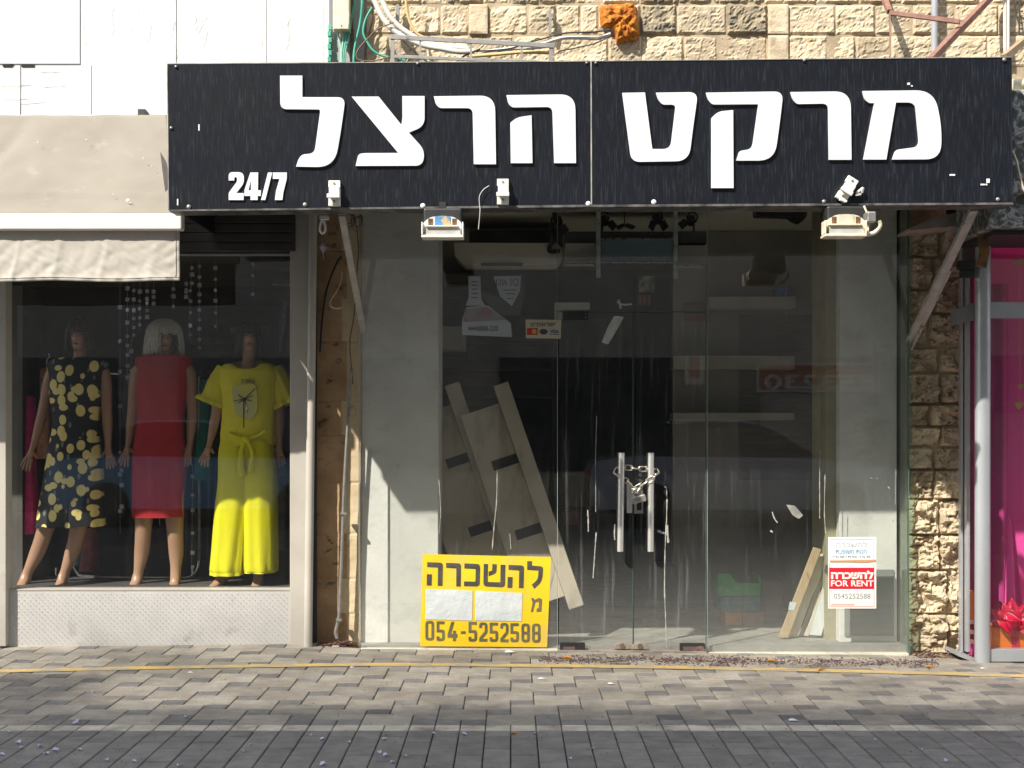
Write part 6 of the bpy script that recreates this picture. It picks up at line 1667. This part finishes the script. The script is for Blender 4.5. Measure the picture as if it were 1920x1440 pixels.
m = MB(); m.tube(smooth_path(PP([(1897, 282, -1.0), (1905, 300, -1.0), (1912, 330, -1.0), (1917, 350, -1.0), (1924, 362, -1.0)], -1.0)), .007, n=7); top_mesh(m, 'cream_cable', M_CREAMMETAL, 'cream cable hanging over the leaf patterned box', 'cable', smooth=True)
m = MB(); m.tube(smooth_path(PP([(1843, 395), (1842, 430), (1845, 470), (1840, 500)], -.62)), [.030] * 19, n=12); top_mesh(m, 'rusty_tube', M_RUST, 'short rusty tube hanging below the right end of the black sign', 'tube', smooth=True)
m = MB(); m.pbox(1800, 488, 1829, 504, -.35, -.28); m.pbox(1803, 505, 1829, 520, -.33, -.28)
top_mesh(m, 'lock_bracket', M_BLACK, 'black lock bracket beside the rusty tube', 'bracket', bevel=.004)
m = MB(); m.pprism([fillet([(1706, 428), (1760, 405, 10), (1830, 392), (1832, 414), (1790, 424, 8), (1706, 432)])], -.30, -.02)
top_mesh(m, 'canvas_roll', mat('dirty_canvas', (.42, .38, .31), (.28, .25, .20), sc=7, rough=.8), 'rolled dirty canvas squeezed under the right end of the black sign', 'canvas', bevel=.01)
# ------------------------------------------------------------------ cables, trays and pipes above the sign
m = MB(); m.pbox(624, -70, 655, 56, -.14, -.05); jb = top_mesh(m, 'junction_box', M_CREAMMETAL, 'beige junction box with green cables at the corner of the white wall', 'junction box', bevel=.006)
m = MB(); m.pbox(625.5, 45, 653.5, 54, -.146, -.1405); ld = m.build('lower_lid', M_CREAMMETAL, jb, bevel=.002)
m = MB(); m.ball(P(640, 48, -.148), .004, .003, .004, 8, 5); m.build('screw', M_RUST, ld)
m = MB(); m.pbox(621, 50, 682, 130, -.02, .12); m.pbox(655.5, -90, 682, 130, -.015, .1); top_mesh(m, 'cable_duct', mat('grey_duct', (.40, .42, .40), (.33, .35, .33), sc=5, rough=.6), 'grey cable duct between the white wall and the limestone', 'duct')
m = MB(); m.pbox(656, 55, 663, 130, -.05, -.021); m.pbox(657, -60, 662, 54, -.06, -.04); top_mesh(m, 'brown_batten', M_BROWNCABLE, 'brown wooden batten on the grey cable duct', 'batten')
GB = 'green cables at the wall corner'
for i, (pts, r_, mm, lb) in enumerate((
    ([(632, 56), (636, 75), (640, 95), (641, 130)], .007, M_GREENPALE, 'pale green cable bending out of the junction box, leftmost'),
    ([(643, 56), (643, 80), (640, 105), (638, 130)], .007, M_GREENPALE, 'pale green straight cable under the junction box'),
    ([(650, 56), (648, 80), (645, 100), (644, 130)], .008, M_GREEN, 'thick green cable under the right side of the junction box'),
    ([(655, 56), (653, 75), (648, 95), (646, 130)], .006, M_GREENPALE, 'pale green cable at the right edge of the junction box'),
    ([(666, -20), (664, 10), (659, 35), (655, 60), (650, 85)], .007, M_GREEN, 'bright green cable slanting past the junction box'),
    ([(680, -20), (678, 20), (674, 50), (668, 75), (664, 100), (663, 130)], .008, M_GREEN, 'long bright green cable beside the limestone wall'),
    ([(698, 14), (686, 35), (681, 60), (688, 78), (700, 95), (716, 104), (728, 107)], .007, M_GREEN, 'green cable curving across the limestone to the cable tray'),
    ([(744, 114), (752, 111), (760, 115)], .010, M_GREEN, 'short green cable end inside the cable tray'))):
    m = MB(); m.tube(smooth_path(PP(pts, -.09 if i < 6 else -.12), 6), r_, n=8); top_mesh(m, 'green_cable', mm, lb, 'cable', group=GB, smooth=True)
m = MB()
for i in range(7):
    y = 46 + i * 12; x = 618.5 - (i % 2) * 1.5
    m.pbox(x - 3, y, x + 3, y + 9, -.06, -.046)
top_mesh(m, 'green_tape', M_GREEN, 'torn green tape strip down the corner trim of the white wall', 'tape')
m = MB()
m.tube(smooth_path(PP([(692, -30), (702, 0), (722, 40), (748, 64), (790, 84), (830, 92), (860, 97), (890, 96)], -.20), 7), .0165, n=10)
top_mesh(m, 'white_conduit', M_GREYCOND, 'lower of two thick white conduits curving down into the cable tray', 'conduit', group='white conduits above the sign', smooth=True)
m = MB(); m.tube(smooth_path(PP([(705, -30), (716, 0), (735, 36), (762, 60), (800, 80), (840, 88), (880, 91)], -.17), 7), .0165, n=10)
top_mesh(m, 'white_conduit', M_GREYCOND, 'upper of two thick white conduits curving down into the cable tray', 'conduit', group='white conduits above the sign', smooth=True)
m = MB(); m.tube(smooth_path(PP([(930, 95), (980, 88), (1020, 82), (1050, 72), (1090, 71), (1120, 72), (1145, 64)], -.24), 7), .0115, n=9)
top_mesh(m, 'white_conduit', M_GREYCOND, 'white conduit running from the cable tray to the orange foam', 'conduit', group='white conduits above the sign', smooth=True)
m = MB(); m.tube(smooth_path(PP([(905, 97), (950, 92), (1000, 90), (1040, 85)], -.24), 7), .010, n=8)
top_mesh(m, 'white_conduit', M_GREYCOND, 'short white conduit lying in the right part of the cable tray', 'conduit', group='white conduits above the sign', smooth=True)
m = MB(); m.tube(smooth_path(PP([(1146, 56), (1110, 60), (1060, 62), (1020, 72), (990, 80), (960, 90), (930, 94), (890, 96)], -.27), 7), .005, n=7); top_mesh(m, 'black_cable', M_BLACKCABLE, 'thin black cable tied along the white conduit to the orange foam', 'cable', group='black cables above the sign', smooth=True)
m = MB(); m.tube(smooth_path(PP([(1146, 66), (1120, 80), (1080, 90), (1050, 96), (1040, 104)], -.26), 7), .004, n=7); top_mesh(m, 'black_cable', M_BLACKCABLE, 'thin black cable sagging below the white conduit left of the orange foam', 'cable', group='black cables above the sign', smooth=True)
m = MB(); m.tube(smooth_path(PP([(900, 92), (872, 104), (858, 114)], -.30), 7), .006, n=7); top_mesh(m, 'black_cable', M_BLACKCABLE, 'short black cable crossing the middle of the cable tray', 'cable', group='black cables above the sign', smooth=True)
m = MB(); m.tube(smooth_path(PP([(754, 74), (770, 90), (790, 108), (806, 118)], -.22), 7), .005, n=7)
top_mesh(m, 'black_cable', M_BLACKCABLE, 'short black cable dropping through the left end of the cable tray', 'cable', group='black cables above the sign', smooth=True)
m = MB(); m.tube(smooth_path(PP([(738, 42), (708, 55), (690, 72), (672, 92), (668, 106), (676, 113), (700, 114), (735, 106)], -.23), 7), .004, n=7)
top_mesh(m, 'brown_wire', M_BROWNCABLE, 'thin brown wire looping left of the cable tray', 'wire', smooth=True)
m = MB(); m.tube(smooth_path(PP([(760, -20), (763, 20), (770, 45), (782, 63), (800, 72)], -.12), 7), .0085, n=8); top_mesh(m, 'ochre_conduit', M_YELLOWCABLE, 'ochre conduit coming down the limestone into the cable tray', 'conduit', smooth=True)
m = MB(); m.tube(smooth_path(PP([(880, 106), (930, 102), (980, 98), (1030, 99)], -.2), 7), .011, n=8); top_mesh(m, 'ochre_conduit', M_YELLOWCABLE, 'ochre conduit lying along the bottom of the cable tray', 'conduit', smooth=True)
m = MB(); m.tube(smooth_path(PP([(694, -10), (700, 30), (690, 70), (684, 115)], -.03), 5), .005, n=6); top_mesh(m, 'brown_wire', M_BROWNCABLE, 'brown wire running straight down the left edge of the limestone', 'wire')
# cable tray
TY = -.36
ct = thing('cable_tray', 'open grey metal cable tray on brackets above the black sign', 'cable tray', P(890, 112, TY))
m = MB(); m.bar(P(732, 69, TY), P(1040, 86, TY), .012, .028); m.build('upper_rail', M_GALV, ct, bevel=.002)
m = MB(); m.bar(P(740, 106, TY), P(1040, 118, TY), .012, .02); m.build('lower_rail', M_GALV, ct, bevel=.002)
for x, w_ in ((736, .022), (788, .012), (883, .012), (978, .012), (1033, .022)):
    yt = 69 + (x - 732) * .055 + 5; m = MB(); m.bar(P(x, yt, TY + .004), P(x, 122, TY + .004), w_, .010, up=(0, 1, 0)); m.build('rung', M_GALV, ct)
for x in (737, 1034):
    m = MB(); m.bar(P(x, 92, TY), Vector((P(x, 92, TY).x, .0, P(x, 92, TY).z)), .02, .02); m.build('wall_bracket', M_GALV, ct)
m = MB(); m.pbox(742, 8, 748, 70, -.05, -.02); top_mesh(m, 'steel_strap', M_GALV, 'short grey steel strap on the limestone above the tray', 'strap')
m = MB(); m.pbox(1029, 18, 1034, 64, -.05, -.02); top_mesh(m, 'steel_strap', M_GALV, 'short grey steel strap on the limestone near the orange foam', 'strap')
# orange foam patch
m = MB()
def foam(u, v):
    an = u * 2 * math.pi
    base = [(1124, 12), (1150, 9), (1178, 7), (1194, 12), (1197, 40), (1198, 72), (1190, 78), (1172, 80), (1156, 84), (1152, 66), (1147, 50), (1140, 53), (1126, 52), (1124, 34)]
    n_ = len(base); t = u * n_; i = int(t) % n_; f = t - int(t)
    x = base[i][0] * (1 - f) + base[(i + 1) % n_][0] * f; y = base[i][1] * (1 - f) + base[(i + 1) % n_][1] * f
    cx, cy = 1166, 40
    rr_ = v
    x = cx + (x - cx) * rr_; y = cy + (y - cy) * rr_
    x += 2.2 * noise.noise(Vector((u * 26, v * 3, 0))) * v; y += 2.2 * noise.noise(Vector((u * 26, v * 3, 7))) * v
    p = P(x, y, 0)
    d = .075 * (1 - v ** 4) ** .5 + .022 * noise.noise(Vector((x * .11, y * .11, 1))) * (1 - v ** 6) + .012 * noise.noise(Vector((x * .3, y * .3, 4))) * (1 - v ** 6)
    return Vector((p.x, .0 - d, p.z))
m.grid(112, 16, foam)
top_mesh(m, 'orange_foam', M_FOAM, 'lump of rusty orange expanding foam on the limestone where the cables enter', 'foam', smooth=True)
# vertical pipes at the upper right
m = MB(); m.tube([P(1753, -80, -.06), P(1752, 108, -.06)], .021, n=12); top_mesh(m, 'grey_pipe', mat('grey_pipe', (.36, .38, .42), (.30, .31, .34), sc=4, rough=.5), 'thick grey drain pipe on the limestone behind the brown hanger', 'pipe', smooth='auto')
m = MB(); m.tube([P(1884, -80, -.05), P(1884, 100, -.05)], .010, n=10); top_mesh(m, 'pale_pipe', M_GREYCOND, 'left of two thin pale pipes at the upper right', 'pipe', group='thin pale pipes', smooth='auto')
m = MB(); m.tube([P(1891, -80, -.05), P(1890, 100, -.05)], .010, n=10); top_mesh(m, 'pale_pipe', M_GREYCOND, 'right of two thin pale pipes at the upper right', 'pipe', group='thin pale pipes', smooth='auto')
m = MB()
for i in range(7): m.tube(PP([(1912, -2 + i * 11), (1918, 0 + i * 11)], -.1), .004, n=5)
m.tube(PP([(1912, -40), (1911, 66)], -.1), .006, n=6); m.tube(PP([(1895, -30), (1904, 20), (1912, 50)], -.08), .006, n=6)
top_mesh(m, 'wire_ladder', M_DARKMETAL, 'small dark wire ladder at the top right corner', 'wire ladder')

# ------------------------------------------------------------------ litter
def petal_mesh():
    m = MB()
    pts = [(0, 0)]
    ring = []
    for k in range(12):
        a = 2 * math.pi * k / 12; r = .013 * (1 + .45 * math.cos(a)) * (1 + .1 * math.sin(5 * a))
        ring.append(Vector((r * math.cos(a), .75 * r * math.sin(a), .004 + .009 * abs(math.sin(a)) ** 1.5)))
    m.add([Vector((0, 0, .0025))] + ring + [v - Vector((0, 0, .0012)) for v in ring] + [Vector((0, 0, .0012))],
          [(0, k + 1, (k + 1) % 12 + 1) for k in range(12)] + [(25, (k + 1) % 12 + 13, k + 13) for k in range(12)] + [(k + 1, k + 13, (k + 1) % 12 + 13, (k + 1) % 12 + 1) for k in range(12)])
    return m
M_PETAL = mat('lilac_petal', (.66, .60, .76), (.56, .50, .70), sc=60, rough=.6)
M_PETALW = mat('pale_petal', (.74, .70, .70), (.62, .58, .58), sc=60, rough=.6)
random.seed(31)
pm = petal_mesh().build('fallen_petal', M_PETAL, smooth=True, loc=(0, 0, 0))
spots = [(36, 1395, 1.3), (18, 1375, .9), (74, 1402, 1.2), (40, 1405, 1), (88, 1416, 1.2), (102, 1410, 1.3), (104, 1407, .7), (148, 1408, 1.0), (144, 1359, 1.4), (145, 1352, .9), (199, 1427, 1.1), (351, 1346, 1.2), (457, 1411, .8), (174, 1300, .9), (720, 1388, .9), (655, 1394, .9), (868, 1379, 1.2), (712, 1412, 1), (725, 1419, 1.3), (735, 1432, 1), (608, 1435, 1.3), (760, 1420, .8), (812, 1377, .8), (582, 1380, .8), (606, 1388, 1), (1110, 1406, .8), (1070, 1425, .9), (1003, 1378, .8), (1728, 1408, .9), (1775, 1428, 1.0), (470, 1398, .8), (2, 1417, 1), (1640, 1388, .7), (250, 1430, .9), (335, 1438, 1.0)]
for i, (x, y, s) in enumerate(spots):
    o = pm if i == 0 else pm.copy()
    if i: COL.objects.link(o)
    s *= .85
    g_ = G(x, y); o.location = g_ + Vector((0, 0, .002)); o.rotation_euler = (random.uniform(-.2, .2), random.uniform(-.2, .2), random.uniform(0, 6.28)); o.scale = (s, s, s)
    tag(o, 'fallen lilac petal lying on the pavement', 'petal', 'fallen lilac petals')
lm = petal_mesh(); 
for v in lm.v: v.y *= .6; v.x *= 1.4
lm = lm.build('fallen_leaf', mat('orange_leaf', (.72, .34, .06), (.62, .26, .05), sc=60, rough=.6), smooth=True, loc=(0, 0, 0))
for i, (x, y, s, lb) in enumerate(((1062, 1237, 1.6, 'orange leaf on the pavement in front of the left door hinge'), (1444, 1243, 1.6, 'orange leaf under the red rent notice side of the shop'), (1537, 1259, 1.4, 'ochre leaf lying on the yellow line'), (1741, 1254, 1.5, 'ochre leaf near the rough stone pier'), (1790, 1224, 1.8, 'yellow leaf in the corner beside the gift shop'), (1828, 1240, 1.0, 'small brown leaf at the foot of the gift shop post'), (962, 1378, .9, 'small orange leaf on the dark paving in the middle'))):
    o = lm if i == 0 else lm.copy()
    if i: COL.objects.link(o)
    g_ = G(x, y); o.location = g_ + Vector((0, 0, .003)); o.rotation_euler = (.1, -.1, random.uniform(-.6, .6)); o.scale = (s, s, s)
    tag(o, lb, 'leaf', 'dry leaves')
pm2 = MB(); pm2.slab(4, 3, lambda u, v: Vector(((u - .5) * .05, (v - .5) * .028, .004 + .006 * math.sin(u * 4) * v)), (0, 0, -.001))
pm2 = pm2.build('paper_scrap', M_WPAPER, loc=(0, 0, 0))
for i, (x, y, s, lb) in enumerate(((957, 1224, 1.3, 'white paper scrap in front of the yellow notice'), (629, 1213, 1.0, 'white paper scrap at the foot of the bent pipe'), (664, 1213, .6, 'tiny white scrap beside the glass corner'), (1016, 1274, .8, 'narrow white scrap on the pale paving left of the doors'), (1146, 1283, .7, 'white scrap on the paving in front of the doors'), (1488, 1352, .9, 'pale scrap on the small dark stones at right'), (836, 1217, .5, 'tiny scrap under the yellow notice'), (1762, 1222, 1.0, 'white scrap in the corner beside the rough stones'), (660, 1252, .5, 'tiny scrap beside the yellow line'), (1844, 1254, .6, 'tiny scrap in front of the gift shop'), (357, 1262, .6, 'white scrap left on the paving below the yellow line'))):
    o = pm2 if i == 0 else pm2.copy()
    if i: COL.objects.link(o)
    g_ = G(x, y); o.location = g_ + Vector((0, 0, .002)); o.rotation_euler = (0, 0, random.uniform(-.5, .5)); o.scale = (s, s, s)
    tag(o, lb, 'paper scrap', 'paper scraps')
# drifts of dried petals and crumbs
def litter(name, label, n, fn, mats, smin, smax, up=.002):
    m = MB()
    for k in range(n):
        c = fn(); s = random.uniform(smin, smax); a = random.uniform(0, 6.28); t = random.uniform(-.5, .5)
        m.m = random.randrange(len(mats)); m.t = random.random()
        q = []
        for j in range(5):
            b = a + j * 1.257; r = s * random.uniform(.6, 1.2)
            q.append(c + Vector((r * math.cos(b), r * .7 * math.sin(b), up + abs(r * math.sin(b + t)) * .6)))
        m.add(q + [c + Vector((0, 0, .0005))], [(0, 1, 2), (0, 2, 3), (0, 3, 4), (5, 0, 4), (5, 1, 0), (5, 2, 1), (5, 3, 2), (5, 4, 3)])
    o = m.build(name, mats); tag(o, label, name.replace('_', ' '), kind='stuff')
def drift():
    while True:
        x = random.uniform(1010, 1760); y = random.gauss(1237 + (x - 1060) * .010, 4.2)
        den = .35 + .65 * max(0, noise.noise(Vector((x * .012, 3, 0))) + .35) + (.5 if 1240 < x < 1440 else 0)
        if random.random() < den and y > 1226: break
    g_ = G(x, y); return g_
litter('dried_petal_drift', 'drift of dried plum coloured petals along the foot of the glass doors', 2100, drift, [M_PLUM, M_DUST, M_PLUM], .0025, .0085)
def corner1():
    x = random.uniform(596, 674); y = random.uniform(1204, 1216); p = P(x, y, 0); return Vector((p.x, random.uniform(-.02, .09), gz(p.x, 0) + random.uniform(0, .03) * max(0, 1 - abs(p.x + 1.03) * 6)))
litter('leaf_litter', 'reddish dry litter heaped at the foot of the stained pier', 700, corner1, [M_DUST, mat('red_crumbs', (.30, .12, .06), (.2, .08, .04), sc=30, rough=.9), M_DUST], .004, .012)
def corner2():
    x = random.uniform(1712, 1826); p = P(x, 1226, 0); return Vector((p.x, random.uniform(-.12, .12), gz(p.x, 0) + .002))
litter('corner_litter', 'brown leaf litter in the corner between rough stones and gift shop', 500, corner2, [M_DUST, mat('tan_crumbs', (.40, .27, .15), (.3, .2, .1), sc=30, rough=.9), M_DUST], .004, .014)
def grit():
    while True:
        x = random.uniform(0, 1920); y = random.uniform(1220, 1440)
        if random.random() < .25 + .6 * (noise.noise(Vector((x * .006, y * .02, 5))) > .05): break
    g_ = G(x, y); return g_
litter('grit', 'fine grit and crumbs scattered over the paving', 900, grit, [M_DUST, M_JOINT, M_PLUM], .0015, .005, up=.0015)
